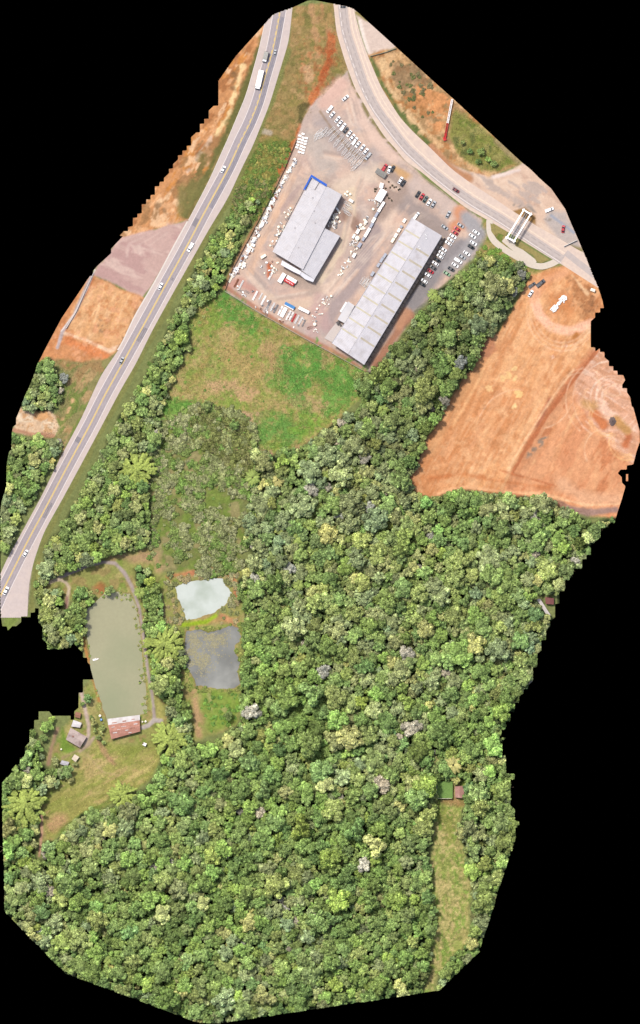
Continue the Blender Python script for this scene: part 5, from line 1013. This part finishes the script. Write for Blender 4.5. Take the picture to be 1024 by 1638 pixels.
def quads_at(P, N, size, rs, asp=1.0, rotax=None):
    """leaf-clump quads: centres P, normals N, half size; returns verts (n*4,3)"""
    n_ = len(P); N = N / (np.linalg.norm(N, axis=1)[:, None] + 1e-9); A = rs.normal(size=(n_, 3)) if rotax is None else rotax
    U = np.cross(N, A); U /= np.linalg.norm(U, axis=1)[:, None] + 1e-9; V_ = np.cross(N, U); s = size[:, None]
    if rotax is not None: U, V_ = V_, U
    c = [P - U*s*asp - V_*s*.75, P + U*s*asp*.8 - V_*s, P + U*s*asp + V_*s*.8, P - U*s*asp*.8 + V_*s]
    return np.stack(c, 1).reshape(-1, 3)
def crown_geo(seed, nl=11, nleaf=1300, flat=.62, lobe=(.26, .46), leaf=.085, twig=False, spread=.82):
    rs = np.random.default_rng(seed); L = []; ex, ey = rs.uniform(.75, 1.15), rs.uniform(.75, 1.15)
    L.append((rs.uniform(-.1,.1), rs.uniform(-.1,.1), .35 * flat, .42))
    for k in range(nl):
        t = k * 2.4 + rs.uniform(-.5, .5); r = spread * math.sqrt((k + .7) / nl) ; lr = rs.uniform(*lobe); L.append((r * ex * math.cos(t), r * ey * math.sin(t), flat * (.7 - .6 * r * r) + rs.uniform(-.2, .2), lr))
    L = np.array(L); V = []; var = []
    # core blobs (dense inner foliage), coloured dark as shade between leaf clumps
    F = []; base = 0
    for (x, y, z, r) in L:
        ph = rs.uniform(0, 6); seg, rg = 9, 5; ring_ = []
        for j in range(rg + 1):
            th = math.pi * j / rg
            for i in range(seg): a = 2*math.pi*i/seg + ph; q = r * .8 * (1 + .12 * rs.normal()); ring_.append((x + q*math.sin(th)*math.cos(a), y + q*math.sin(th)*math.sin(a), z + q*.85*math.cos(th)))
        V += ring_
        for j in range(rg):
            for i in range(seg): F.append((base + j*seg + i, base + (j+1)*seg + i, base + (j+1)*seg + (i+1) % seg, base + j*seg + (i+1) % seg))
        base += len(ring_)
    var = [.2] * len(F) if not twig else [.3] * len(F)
    lv = rs.uniform(.72, 1.25, len(L)); Ps, Ns, vv = [], [], []
    w_ = L[:, 3] ** 2; cnt = np.maximum(20, (nleaf * 1.9 * w_ / w_.sum())).astype(int)
    for q, (x, y, z, r) in enumerate(L):
        d = rs.normal(size=(cnt[q], 3)); d /= np.linalg.norm(d, axis=1)[:, None]; d[:, 2] = np.where(d[:, 2] < -.35, -d[:, 2], d[:, 2])
        bumpy = 1 + .13 * np.sin(d[:, 0] * 7 + q) * np.cos(d[:, 1] * 8 + q * 2) + .07 * rs.normal(size=cnt[q]); pt = np.array([x, y, z]) + d * (r * bumpy)[:, None] * np.array([1, 1, .88])
        ok = np.ones(len(pt), bool)
        for k, (x2, y2, z2, r2) in enumerate(L):
            if k != q: ok &= ((pt[:, 0]-x2)**2 + (pt[:, 1]-y2)**2 + (pt[:, 2]-z2)**2) > (r2 * .86) ** 2
        Ps.append(pt[ok]); Ns.append(d[ok]); vv.append(np.full(ok.sum(), lv[q]))
    P = np.concatenate(Ps); N = np.concatenate(Ns) + rs.normal(size=(len(P), 3)) * .5; vv = np.concatenate(vv) * rs.choice([.5, .8, 1.0, 1.3, 1.75], len(P), p=[.22,.2,.26,.2,.12])
    sz = leaf * rs.uniform(.6, 1.25, len(P))
    if twig: sz *= .9; Q = quads_at(P, N, sz, rs, asp=.3)
    else: Q = quads_at(P, N, sz, rs)
    fi = np.arange(len(P) * 4).reshape(-1, 4) + len(V)
    V = np.concatenate([np.array(V), Q]); F = np.concatenate([np.array(F), fi]); var = np.concatenate([np.array(var), vv])
    m_ = np.hypot(V[:, 0], V[:, 1]).max(); V[:, :2] /= m_ * .93; return V, F, var
def plume_geo(seed, n_pl=26, L=1.0, lift=.9, wid=.12, leaf=.06, per=70):
    """bamboo clump: arching culms each ending in a feathery plume"""
    rs = np.random.default_rng(seed); P, N, vv, ax, sz = [], [], [], [], []
    for k in range(n_pl):
        a = k * 2.4 + rs.uniform(-.25, .25); reach = (.2 + .8 * math.sqrt((k + .5) / n_pl)) * L * rs.uniform(.88, 1.05); hgt = lift * (1.15 - .55 * reach) * rs.uniform(.9, 1.1); pv = rs.uniform(.8, 1.2)
        ln = min(reach, .34 * rs.uniform(.8, 1.25)); u = rs.uniform(0, 1.0, per); r = reach - ln * (1 - u); z = hgt - .22 * u * u + .1; wd_ = wid * np.sin(np.clip(u * .92 + .05, 0, 1) * math.pi) ** .6
        a += rs.uniform(-.3, .3)
        o = rs.uniform(-1, 1, per); dirv = np.array([math.cos(a), math.sin(a), 0]); sidev = np.array([-math.sin(a), math.cos(a), 0])
        pt = dirv * r[:, None] + sidev * (o * wd_)[:, None]; pt[:, 2] += z + rs.uniform(-.05, .05, per) - np.abs(o) * .06
        P.append(pt); nn = np.tile([0, 0, 1.0], (per, 1)) + sidev * (o * .7)[:, None] + rs.normal(size=(per, 3)) * .3; N.append(nn); vv.append(pv * rs.uniform(.7, 1.3, per)); sz.append(np.full(per, leaf) * rs.uniform(.7, 1.2, per))
    P, N, vv, sz = map(np.concatenate, (P, N, vv, sz)); Q = quads_at(P, N, sz, rs); return Q, np.arange(len(P)*4).reshape(-1, 4), vv
def frond_geo(seed, nf=15, wid=.13, leaf=.028, L=1.0):
    rs = np.random.default_rng(seed); V, F, vv = [], [], []
    for k in range(nf):
        a = 2*math.pi*k/nf + rs.uniform(-.15, .15); le = L * rs.uniform(.75, 1.0); z0 = rs.uniform(.55, .75); up = rs.uniform(.05, .3); c, s = math.cos(a), math.sin(a); pv = rs.uniform(.75, 1.25)
        for j in range(22):
            t = .1 + .9 * j / 22; r = le * t; z = z0 + up * math.sin(t * 2.2) - .42 * t * t; wl_ = wid * math.sin(math.pi * min(1, t * .85 + .12)) + .02
            for sd2 in (-1, 1):
                b = len(V); p0 = (r*c, r*s, z); tx, ty = r*c + wl_*(.5*c - sd2*s), r*s + wl_*(.5*s + sd2*c); V += [p0, (p0[0]+leaf*c*1.4, p0[1]+leaf*s*1.4, z), (tx+leaf*.6*c, ty+leaf*.6*s, z-.05), (tx, ty, z-.05)]; F.append((b, b+1, b+2, b+3)); vv.append(pv * rs.uniform(.8, 1.2))
    return np.array(V), np.array(F), np.array(vv)
def geo_mesh(name, G, m=leafm): return np_mesh(name, G[0], G[1], m, attrs={'leafvar': ('FLOAT', 'FACE', G[2])})
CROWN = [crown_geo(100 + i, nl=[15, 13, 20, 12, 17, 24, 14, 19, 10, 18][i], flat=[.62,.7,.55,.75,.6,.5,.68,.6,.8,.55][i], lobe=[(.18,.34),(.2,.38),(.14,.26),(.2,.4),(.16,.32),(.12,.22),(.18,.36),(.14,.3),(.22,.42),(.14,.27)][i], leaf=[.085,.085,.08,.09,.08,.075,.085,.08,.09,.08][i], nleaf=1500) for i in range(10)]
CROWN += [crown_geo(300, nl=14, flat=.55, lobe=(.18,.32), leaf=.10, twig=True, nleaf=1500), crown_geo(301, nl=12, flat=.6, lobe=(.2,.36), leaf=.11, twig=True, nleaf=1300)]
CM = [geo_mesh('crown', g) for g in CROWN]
def trunk_mesh(seed):
    rs = np.random.default_rng(seed); mb = MB(); mb.tube((0,0,-.1),(.03,.02,.75),.075,8,.05)
    for k in range(5):
        a = k * 1.26 + rs.uniform(0, .5); mb.tube((.03,.02,.6 + .03*k),(.45*math.cos(a), .45*math.sin(a), 1.05 + .1*rs.random()),.035,5,.015)
    return mb.mesh('trunk', bark)
TM = [trunk_mesh(i) for i in range(3)]
# tree kinds: seen colour, share, words, crown variants
TK = [((126,150,88), .3, 'mid green', range(0,10)), ((104,132,72), .16, 'dark green', range(0,10)), ((140,154,96), .18, 'olive green', range(0,10)), ((146,156,116), .14, 'greyish green', [2,5,7,9]), ((134,164,84), .09, 'bright green', [0,1,3,6,8]),
      ((164,170,112), .065, 'pale green', [1,3,6,8]), ((112,134,82), .03, 'deep green', range(0,10)), ((166,164,148), .02, 'whitish bare-twigged', [10,11]), ((146,148,106), .015, 'brownish olive', [5,9,2])]
shares = np.array([t[1] for t in TK]); shares /= shares.sum()
rt = np.random.default_rng(42)
trees = []; gridd = {}
BAMB = [(218,752,33),(262,1030,34),(272,1182,31),(40,1287,36),(196,1272,25),(88,985,0)]
PALM = [(725,1224,17),(404,764,15),(444,768,13),(187,862,12),(472,862,14),(554,858,12),(477,936,11),(692,471,11),(612,655,12),(223,948,11),(96,1508,0),(172,1536,9),(700,478,8),(792,1262,10),(596,1010,0),(520,760,8)]
BAMB = [b for b in BAMB if b[2]]; PALM = [b for b in PALM if b[2]]
kn1, kn2 = nz(120, 41, 3), nz(90, 42, 3)
def pick_kind(x, y):
    i, j = min(NX-1, max(0, int(x / GS))), min(NY-1, max(0, int(y / GS))); a, b = float(kn1[j, i]), float(kn2[j, i]); w = shares.copy()
    w[1] *= math.exp(1.6 * a); w[4] *= math.exp(1.8 * a); w[2] *= math.exp(-1.0 * a); w[3] *= math.exp(-2.0 * a + b); w[5] *= math.exp(1.4 * b); w[7] *= .6 * math.exp(2.0 * b - a); w[6] *= math.exp(-b); w[8] *= math.exp(-2 * b)
    if x > 545 and y < 740: w[1] *= 2.2; w[0] *= 1.3; w[5] *= .35; w[3] *= .6; w[7] *= .6; w[4] *= 1.3
    return int(rt.choice(len(TK), p=w / w.sum()))
def add_tree(x, y, r, k, force=False, ov=.52):
    cx_, cy_ = int(x // 20), int(y // 20)
    if not force:
        for a in range(cx_ - 2, cx_ + 3):
            for b in range(cy_ - 2, cy_ + 3):
                for q in gridd.get((a, b), ()):
                    if math.hypot(q[0] - x, q[1] - y) < ov * (q[2] + r): return False
    t = [x, y, r, k]; trees.append(t); gridd.setdefault((cx_, cy_), []).append(t); return True
for b in BAMB: gridd.setdefault((int(b[0]//20), int(b[1]//20)), []).append([b[0], b[1], b[2] * 1.0, -1])
for b in PALM: gridd.setdefault((int(b[0]//20), int(b[1]//20)), []).append([b[0], b[1], b[2] * .7, -1])
for x, y, r, k in [(290,541,13,4),(283,534,7,4),(75,1162,11,4),(62,1195,10,4),(106,1235,12,6),(80,1250,12,8),(60,1225,9,1),(83,1150,6,4),(140,1117,8,0),(54,1350,8,8),(75,985,16,2),(88,950,9,3),(128,950,12,1),(112,985,10,2),(104,1010,12,2),(85,1020,12,3),(126,1020,9,2),(175,945,9,2),(132,968,8,2),(88,1215,6,3),(150,1155,7,5),(120,1222,5,5),(163,1165,6,2),(366,1145,8,6),(232,950,9,1),(242,975,11,1),(226,925,9,1),(246,955,9,1),(650,1045,14,7),(660,1165,18,7),(245,1385,9,7),(318,1430,10,3),(625,1130,8,7),(640,1180,8,7),(330,650,9,2),(375,680,9,1),(60,700,9,2),(770,242,7,0),(752,242,5,1),(790,262,6,0),(765,258,5,1),(781,255,5,4),(740,228,4,2),(103,605,9,7),(97,625,6,7),(88,640,5,4),(805,425,10,0),(830,425,9,3),(835,440,9,7),(70,1180,7,0),(66,1210,6,3),(90,1222,5,8),(98,1236,8,3),(112,1246,7,8),(88,1252,9,3),(74,1236,7,1),(58,1190,7,2),(112,1228,4,1),(132,1126,4,1),(146,1148,4,6),(152,1168,4,2),(158,1180,5,2),(162,1172,4,5),(166,1188,4,2),(348,330,0,0),(392,352,9,8),(380,345,8,2)]:
    if r: add_tree(x, y, r, k, True)
def fs(x, y):
    i, j = int(x / GS), int(y / GS)
    return fsd[j, i] if 0 <= i < NX and 0 <= j < NY else -99
osd = np.full(X.shape, -99.0); osd_in = inpoly(X, Y, OUT)
dd = segdist(X, Y, OUT); osd = np.where(osd_in, dd, -dd)
def os_(x, y):
    i, j = int(round(x / GS)), int(round(y / GS)); return osd[j, i] if 0 <= i < NX and 0 <= j < NY else -99
for (rmin, rmax, tries) in ((17, 23, 260), (13, 17, 1200), (11, 13, 3000), (8.5, 11.5, 16000), (6, 8.5, 40000), (4.2, 6, 50000)):
    for _ in range(tries):
        x, y = rt.uniform(0, 1010), rt.uniform(310, 1640); r = rt.uniform(rmin, rmax); f = fs(x, y)
        if f < r * .55 or os_(x, y) < 1: continue
        strip = (x < 400 and y < 900)
        if strip and r > (9.5 if x > 250 else 12.5): continue
        add_tree(x, y, r, pick_kind(x, y))
trees.sort(key=lambda t: -t[2]); print('trees', len(trees))
INV = [None] * len(TK)
def jit(rgb, x, y):
    c = (lin(rgb) * .68 + lin((132,148,87)) * .34 if rgb[0] < 160 else lin(rgb)) * K * (1.7 if (x > 545 and y < 740) else 2.06); v = rt.normal(1, .15); w_ = rt.normal(.01, .05); return [float(max(.005, c[0] * v * (1 + w_))), float(max(.005, c[1] * v)), float(max(.005, c[2] * v * (1 - w_)))]
def clip_geo(G, x, y, r, sz, rz, hgt):
    """a crown cut off where the surveyed land ends"""
    V, F, var = G; c, s = math.cos(rz), math.sin(rz); P = np.stack([(V[:, 0]*c - V[:, 1]*s) * r, (V[:, 0]*s + V[:, 1]*c) * r, V[:, 2] * sz + hgt], -1)
    cen = P[F].mean(1); mx, my = x + cen[:, 0] / S, y - cen[:, 1] / S; ok = inpoly(mx, my, OUT)
    F2 = F[ok]; u, inv = np.unique(F2, return_inverse=True); return P[u], inv.reshape(F2.shape), var[ok]
def region_name(x, y):
    if x < 100 and y < 900: return 'left of the highway'
    if y < 900 and x < 300 + 0: return 'in the highway strip'
    if y < 800 and x > 560: return 'beside the dirt field'
    return 'in the forest'
N_IND = 300; ind = 0; rest = []; firsts = {}
for t in trees:
    x, y, r, k = t; kd = TK[k]; vi = int(rt.choice(list(kd[3]))); rz = rt.uniform(0, 6.28); rm = r * S * 1.06; sz = rm * rt.uniform(.95, 1.3); th = rm * rt.uniform(.5, 1.1) + 1.0 + (1.5 if r > 10 else 0); tint = jit(kd[0], x, y)
    edge = os_(x, y) < r * 1.15 + 2
    if ind < N_IND:
        ind += 1; wx, wy = W(x, y)
        lab = '%s %s broadleaf tree, %s' % ('large' if r > 13 else 'medium-sized' if r > 9 else 'small', kd[2], where(x, y))
        root = bpy.data.objects.new('broadleaf_tree', None); C.objects.link(root); root.location = (wx, wy, 0); tag(root, lab, 'tree', 'broadleaf trees standing across the surveyed land')
        tk = bpy.data.objects.new('trunk', TM[ind % 3]); C.objects.link(tk); tk.parent = root; tk.scale = (rm, rm, th + sz * .3)
        if edge:
            g = clip_geo(CROWN[vi], x, y, rm, sz, rz, th); cr = bpy.data.objects.new('crown', geo_mesh('crown', g))
            if len(g[1]) == 0: continue
        else:
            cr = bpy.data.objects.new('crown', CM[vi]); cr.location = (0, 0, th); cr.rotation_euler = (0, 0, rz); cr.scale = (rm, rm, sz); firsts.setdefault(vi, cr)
        C.objects.link(cr); cr.parent = root; cr['tint'] = tint
    else: rest.append((x, y, rm, sz, th, vi, rz, tint, edge))
# rest of the forest as ONE object: edge trees as mesh, others instanced from the crowns above
EV, EF, EVar, ET = [], [], [], []; off = 0; PT = [q for q in rest if not q[8]]
for q in rest:
    if q[8]:
        V_, F_, va = clip_geo(CROWN[q[5]], q[0], q[1], q[2], q[3], q[6], q[4])
        if not len(F_): continue
        wx, wy = W(q[0], q[1]); V_ = V_ + np.array([wx, wy, 0]); EV.append(V_); EF.append(F_ + off); off += len(V_); EVar.append(va); ET.append(np.tile(q[7], (len(F_), 1)))
EV = np.concatenate(EV); EF = np.concatenate(EF); EVar = np.concatenate(EVar); ET = np.concatenate(ET); ne = len(EV)
pp = np.array([[*W(q[0], q[1]), q[4]] for q in PT]); npnt = len(pp)
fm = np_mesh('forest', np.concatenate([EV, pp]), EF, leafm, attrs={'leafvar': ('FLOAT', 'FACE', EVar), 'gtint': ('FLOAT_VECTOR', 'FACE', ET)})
def vattr(nm, typ, val):
    full = np.zeros((ne + npnt,) + np.shape(val)[1:]); full[ne:] = val; a = fm.attributes.new(nm, typ, 'POINT'); full = full.astype(np.int32 if typ == 'INT' else np.float32)
    a.data.foreach_set('vector' if typ == 'FLOAT_VECTOR' else 'value', full.ravel())
vk = sorted(firsts)
vattr('is_pt', 'INT', np.ones(npnt)); vattr('pscale', 'FLOAT_VECTOR', np.array([[q[2], q[2], q[3]] for q in PT])); vattr('prot', 'FLOAT', np.array([q[6] for q in PT])); vattr('pvar', 'INT', np.array([vk.index(q[5]) if q[5] in vk else 0 for q in PT])); vattr('tint', 'FLOAT_VECTOR', np.array([q[7] for q in PT]))
fo = link('forest', fm); tag(fo, 'dense mixed forest canopy filling the lower half of the land', 'forest', kind='stuff')
ng = bpy.data.node_groups.new('forest_scatter', 'GeometryNodeTree'); ng.interface.new_socket('Geometry', in_out='INPUT', socket_type='NodeSocketGeometry'); ng.interface.new_socket('Geometry', in_out='OUTPUT', socket_type='NodeSocketGeometry')
gn, gl = ng.nodes, ng.links; gi, go = gn.new('NodeGroupInput'), gn.new('NodeGroupOutput')
def nattr(nm, dt): a = gn.new('GeometryNodeInputNamedAttribute'); a.data_type = dt; a.inputs['Name'].default_value = nm; return a.outputs['Attribute']
jn0 = gn.new('GeometryNodeJoinGeometry'); gl.new(gi.outputs[0], jn0.inputs[0]); isp = nattr('is_pt', 'INT'); cmp_ = gn.new('FunctionNodeCompare'); cmp_.data_type = 'INT'; cmp_.operation = 'EQUAL'; gl.new(isp, cmp_.inputs[2]); cmp_.inputs[3].default_value = 1
pvn = nattr('pvar', 'INT')
m2p = gn.new('GeometryNodeMeshToPoints'); gl.new(gi.outputs[0], m2p.inputs['Mesh']); gl.new(cmp_.outputs[0], m2p.inputs['Selection'])
for a, vi in enumerate(vk):
    oi = gn.new('GeometryNodeObjectInfo'); oi.transform_space = 'ORIGINAL'; oi.inputs['Object'].default_value = firsts[vi]; oi.inputs['As Instance'].default_value = True
    c2 = gn.new('FunctionNodeCompare'); c2.data_type = 'INT'; c2.operation = 'EQUAL'; gl.new(pvn, c2.inputs[2]); c2.inputs[3].default_value = a
    ip = gn.new('GeometryNodeInstanceOnPoints'); gl.new(m2p.outputs[0], ip.inputs['Points']); gl.new(c2.outputs[0], ip.inputs['Selection']); gl.new(oi.outputs['Geometry'], ip.inputs['Instance']); gl.new(nattr('pscale', 'FLOAT_VECTOR'), ip.inputs['Scale'])
    cx3 = gn.new('ShaderNodeCombineXYZ'); gl.new(nattr('prot', 'FLOAT'), cx3.inputs[2]); gl.new(cx3.outputs[0], ip.inputs['Rotation']); gl.new(ip.outputs[0], jn0.inputs[0])
gl.new(jn0.outputs[0], go.inputs[0]); md = fo.modifiers.new('scatter', 'NODES'); md.node_group = ng

# bamboo, palms
bam = [plume_geo(500 + i, n_pl=72, per=60, wid=.062, leaf=.042) for i in range(2)]; BMm = [geo_mesh('foliage', g) for g in bam]
culm = MB()
for k in range(14): a = k * 2.4; culm.tube((.08*math.cos(a), .08*math.sin(a), 0), (.4*math.cos(a), .4*math.sin(a), .9), .012, 5)
cm_ = culm.mesh('culms', mat('bamboo_culm', (150,150,80)))
for i, (x, y, r) in enumerate(BAMB):
    wx, wy = W(x, y); t = thing('bamboo_clump', ['largest yellow green bamboo clump between the highway strip and the scrub','feathery yellow bamboo clump between the green pond and the lily pond','yellow green bamboo clump right of the barn','big yellow bamboo clump at the lower left edge','smaller bamboo clump on the lower rim of the farm meadow'][i], 'bamboo', x, y, group='bamboo clumps'); rm = r * S * 1.02
    f = link('foliage', BMm[i % 2], t); f.scale = (rm, rm, rm * .75); f.location = (0, 0, 1.5); f['tint'] = list(alb((164,180,90), K * 1.25)); f.rotation_euler = (0, 0, i * 1.1); c_ = link('culms', cm_, t); c_.scale = (rm, rm, rm * .8)
PG = [geo_mesh('fronds', frond_geo(600 + i)) for i in range(3)]; pt_ = MB().tube((0,0,-.1),(0,0,.62),.05,8,.035).mesh('trunk', bark)
for i, (x, y, r) in enumerate(PALM):
    t = thing('palm_tree', '%s star-shaped palm, %s' % ('pale yellow' if i in (0, 2) else 'green', where(x, y)), 'palm', x, y, group='palms'); rm = r * S * 1.05; f = link('fronds', PG[i % 3], t); f.scale = (rm, rm, rm); f.location = (0, 0, 5.5 if y > 700 else 4); f['tint'] = list(alb((196,190,120) if i in (0, 2) else (150,168,88), K * 1.4)); k_ = link('trunk', pt_, t); k_.scale = (rm, rm, (5.5 + rm * .6) / .62)
# scrub, bushes and low ground cover
SH = [crown_geo(700 + i, nl=9, nleaf=500, flat=.4, lobe=(.24,.4), leaf=.12) for i in range(4)]
cln = nz(26, 51, 3)
def bushes(name, label, region, n_, rr_, cols, zs=.7, seed=1, excl=None, cat='scrub', clump=None):
    rs = np.random.default_rng(seed); Vs, Fs, va, tn = [], [], [], []; o_ = 0; c_ = 0; xs = [p_[0] for p_ in region]; ys = [p_[1] for p_ in region]; tr = 0
    while c_ < n_ and tr < n_ * 30:
        tr += 1; x, y = rs.uniform(min(xs), max(xs)), rs.uniform(min(ys), max(ys)); r = rs.uniform(*rr_)
        if not inpoly(np.array([x]), np.array([y]), region)[0] or os_(x, y) < r + 1: continue
        if excl is not None and any(sdist(np.array([x]), np.array([y]), e)[0] > -r * .5 for e in excl): continue
        if clump is not None and cln[int(y / GS), int(x / GS)] < clump + rs.normal() * .12: continue
        G = SH[int(rs.integers(0, 4))]; a = rs.uniform(0, 6.28); c, s = math.cos(a), math.sin(a); rm = r * S; V = G[0]; wx, wy = W(x, y); P = np.stack([(V[:, 0]*c - V[:, 1]*s) * rm + wx, (V[:, 0]*s + V[:, 1]*c) * rm + wy, V[:, 2] * rm * zs - .3], -1)
        col = lin(cols[int(rs.integers(0, len(cols)))]) * K * 1.7 * rs.normal(1, .1); Vs.append(P); Fs.append(G[1] + o_); o_ += len(P); va.append(G[2]); tn.append(np.tile(col, (len(G[1]), 1))); c_ += 1
    me = np_mesh(name, np.concatenate(Vs), np.concatenate(Fs), leafm, attrs={'leafvar': ('FLOAT', 'FACE', np.concatenate(va)), 'gtint': ('FLOAT_VECTOR', 'FACE', np.concatenate(tn))}); o = link(name, me); tag(o, label, cat, kind='stuff'); return o
SCRUB_W = [(250,676),(290,655),(335,648),(392,660),(412,690),(428,728),(400,775),(394,830),(402,862),(388,912),(330,922),(290,918),(250,924),(236,885),(240,850),(248,822),(234,780),(244,735)]
OLV = [(126,134,86),(114,132,70),(142,146,104),(108,134,66),(132,138,92)]
bushes('scrub', 'low olive brown scrub thicket left of the forest', SCRUB_W, 760, (3, 10.5), OLV, .75, 1, clump=-.3)
bushes('scrub', 'scattered single bushes at the soft margins of the scrub', SCRUB_W, 110, (2.5, 6), OLV, .6, 22)
bushes('scrub', 'denser dark olive thicket at the upper end of the scrub', [(300,660),(335,652),(385,665),(405,690),(416,730),(400,760),(360,740),(320,710)], 130, (5, 11), [(112,118,66),(126,128,80),(104,112,60)], .8, 21)
bushes('scrub', 'green and tan scrub on the bank between highway and yard fence', [(392,270),(420,226),(466,224),(456,268),(434,318),(406,356),(368,345),(378,300)], 330, (2, 5.5), [(104,122,56),(140,132,70),(92,112,48),(120,124,62)], .5, 2)
bushes('scrub', 'sparse low bushes dotted over the grass field', FIELD, 46, (1.5, 3.5), [(96,128,56),(112,138,62)], .5, 24)
bushes('scrub', 'ragged low scrub on both margins of the highway tree belt', [(360,350),(320,420),(276,500),(205,640),(130,780),(82,870),(100,880),(160,770),(240,640),(262,660),(300,560),(340,480),(420,330)], 170, (2, 5), [(112,134,66),(128,136,80),(98,124,58)], .5, 25)
bushes('reeds', 'olive reeds around the rim of the milky pond', [(262,925),(300,916),(380,915),(384,1000),(262,1008)], 90, (3, 6.5), [(134,134,96),(122,126,78),(150,138,98)], .5, 3, excl=[POND2, [(295,985),(350,980),(350,1000),(295,1004)]])
bushes('reeds', 'ragged bankside plants around the long green pond', [(145,942),(215,940),(230,980),(240,1145),(228,1145),(212,960),(150,960),(136,990),(150,1085),(165,1145),(158,1145),(134,1000)], 90, (1.5, 3.2), [(122,138,72),(140,142,84)], .5, 26)
bushes('reeds', 'olive waterside plants around the lily pond', [(290,1000),(388,998),(390,1108),(300,1106),(290,1060)], 60, (2.5, 5), [(112,126,60),(134,138,74)], .5, 4, excl=[[(q[0], q[1]) for q in POND3]])
bushes('scrub', 'denser dark bushes beside the yard fence on the bank', [(380,300),(410,285),(440,290),(425,325),(400,365),(366,350)], 120, (3, 7), [(96,116,58),(120,118,76),(84,104,48)], .7, 23)
bushes('scrub', 'dark scrub on the waste ground right of the avenue', [(625,98),(660,100),(700,130),(690,200),(660,180),(640,150),(625,125)], 40, (2, 5), [(112,104,70),(96,100,56)], .4, 5)
bushes('scrub', 'bright green undergrowth between the pond meadow and forest', [(322,1110),(382,1108),(384,1150),(340,1172),(322,1150)], 34, (2.5, 5), [(110,146,62),(96,130,56)], .5, 6)
bushes('scrub', 'green scrub on the verge above the forest by the lay-by', [(765,395),(800,398),(850,432),(845,445),(800,425),(762,415)], 30, (3, 6), [(104,132,56),(130,134,70)], .5, 7)
def tufts(name, label, polys, n_, size, cols, seed, cat):
    rs = np.random.default_rng(seed); P, T = [], []
    for (poly, frac) in polys:
        xs = [p_[0] for p_ in poly]; ys = [p_[1] for p_ in poly]; m_ = int(n_ * frac * 2); x, y = rs.uniform(min(xs), max(xs), m_), rs.uniform(min(ys), max(ys), m_); ok = inpoly(x, y, poly) & inpoly(x, y, OUT); ok &= rd[np.clip((y / GS).astype(int), 0, NY-1), np.clip((x / GS).astype(int), 0, NX-1)] > -5; ok &= (nz(14, 71, 4)[np.clip((y / GS).astype(int), 0, NY-1), np.clip((x / GS).astype(int), 0, NX-1)] > (-.05 if name == 'weeds' else -9)); P.append(np.stack([x[ok], y[ok]], -1))
    P = np.concatenate(P); i, j = (P[:, 0] / GS).astype(int), (P[:, 1] / GS).astype(int); z = H[j, i]; base = COL[j, i] * K
    Q = np.stack([(P[:, 0] - 512) * S, (819 - P[:, 1]) * S, z + .12], -1); N = rs.normal(size=(len(Q), 3)) * .7; N[:, 2] = 1
    c_ = (base * .62 + .42 * lin(cols[0]) * K) * rs.uniform(.85, 1.6, (len(Q), 1)); sz = size * rs.uniform(.6, 1.5, len(Q))
    V = quads_at(Q, N, sz, rs, asp=.7); me = np_mesh(name, V, np.arange(len(V)).reshape(-1, 4), leafm, attrs={'leafvar': ('FLOAT', 'FACE', rs.uniform(.75, 1.3, len(Q))), 'gtint': ('FLOAT_VECTOR', 'FACE', c_)}); o = link(name, me); tag(o, label, cat, kind='stuff')
tufts('grass', 'mixed green and tan weeds over the open grass field', [(FIELD, 1)], 26000, .24, [(142,156,78)], 8, 'grass')
tufts('grass', 'dry pale grass in the forest clearing and farm meadow', [(C1, .35), (LLF, .4)], 12000, .24, [(158,164,90)], 9, 'grass')
tufts('grass', 'short grass on the banks between the two roads', [(MED, .5), (MEAD, .2), (LG, .3)], 12000, .22, [(138,126,74)], 10, 'grass')
tufts('weeds', 'dense leafy green weeds in patches on the grass field', [([(345,478),(368,478),(412,508),(400,525),(365,515),(345,500)], .25), ([(435,560),(478,552),(500,550),(535,570),(585,600),(560,645),(520,670),(480,660),(440,620)], .9), ([(405,660),(460,650),(500,680),(460,715),(415,718)], .4), ([(265,640),(330,640),(320,665),(262,666)], .2)], 16000, .34, [(116,168,72)], 11, 'weeds')
# small dark shrubs in the yard
shm = [geo_mesh('leaves', g) for g in SH[:2]]
stem = MB().tube((0,0,0),(0,0,.4),.04,6).mesh('stem', bark)
for i in range(20):
    seg = [((600,305),(604,300)),((614,300),(645,305)),((618,312),(633,326)),((622,290),(632,300))][i % 4]; a, b = lerp(seg[0], seg[1], rr.random()); a += rr.normal() * 1.5; b += rr.normal() * 1.5
    t = thing('shrub', 'small dark yard shrub, %s' % where(a, b), 'shrub', a, b, group='small dark shrubs in the upper yard'); r = rr.uniform(.4, .85); f = link('leaves', shm[i % 2], t); f.scale = (r, r, r); f.location = (0, 0, .3); f['tint'] = list(alb((104,98,78), K)); s_ = link('stem', stem, t); s_.scale = (r, r, r)
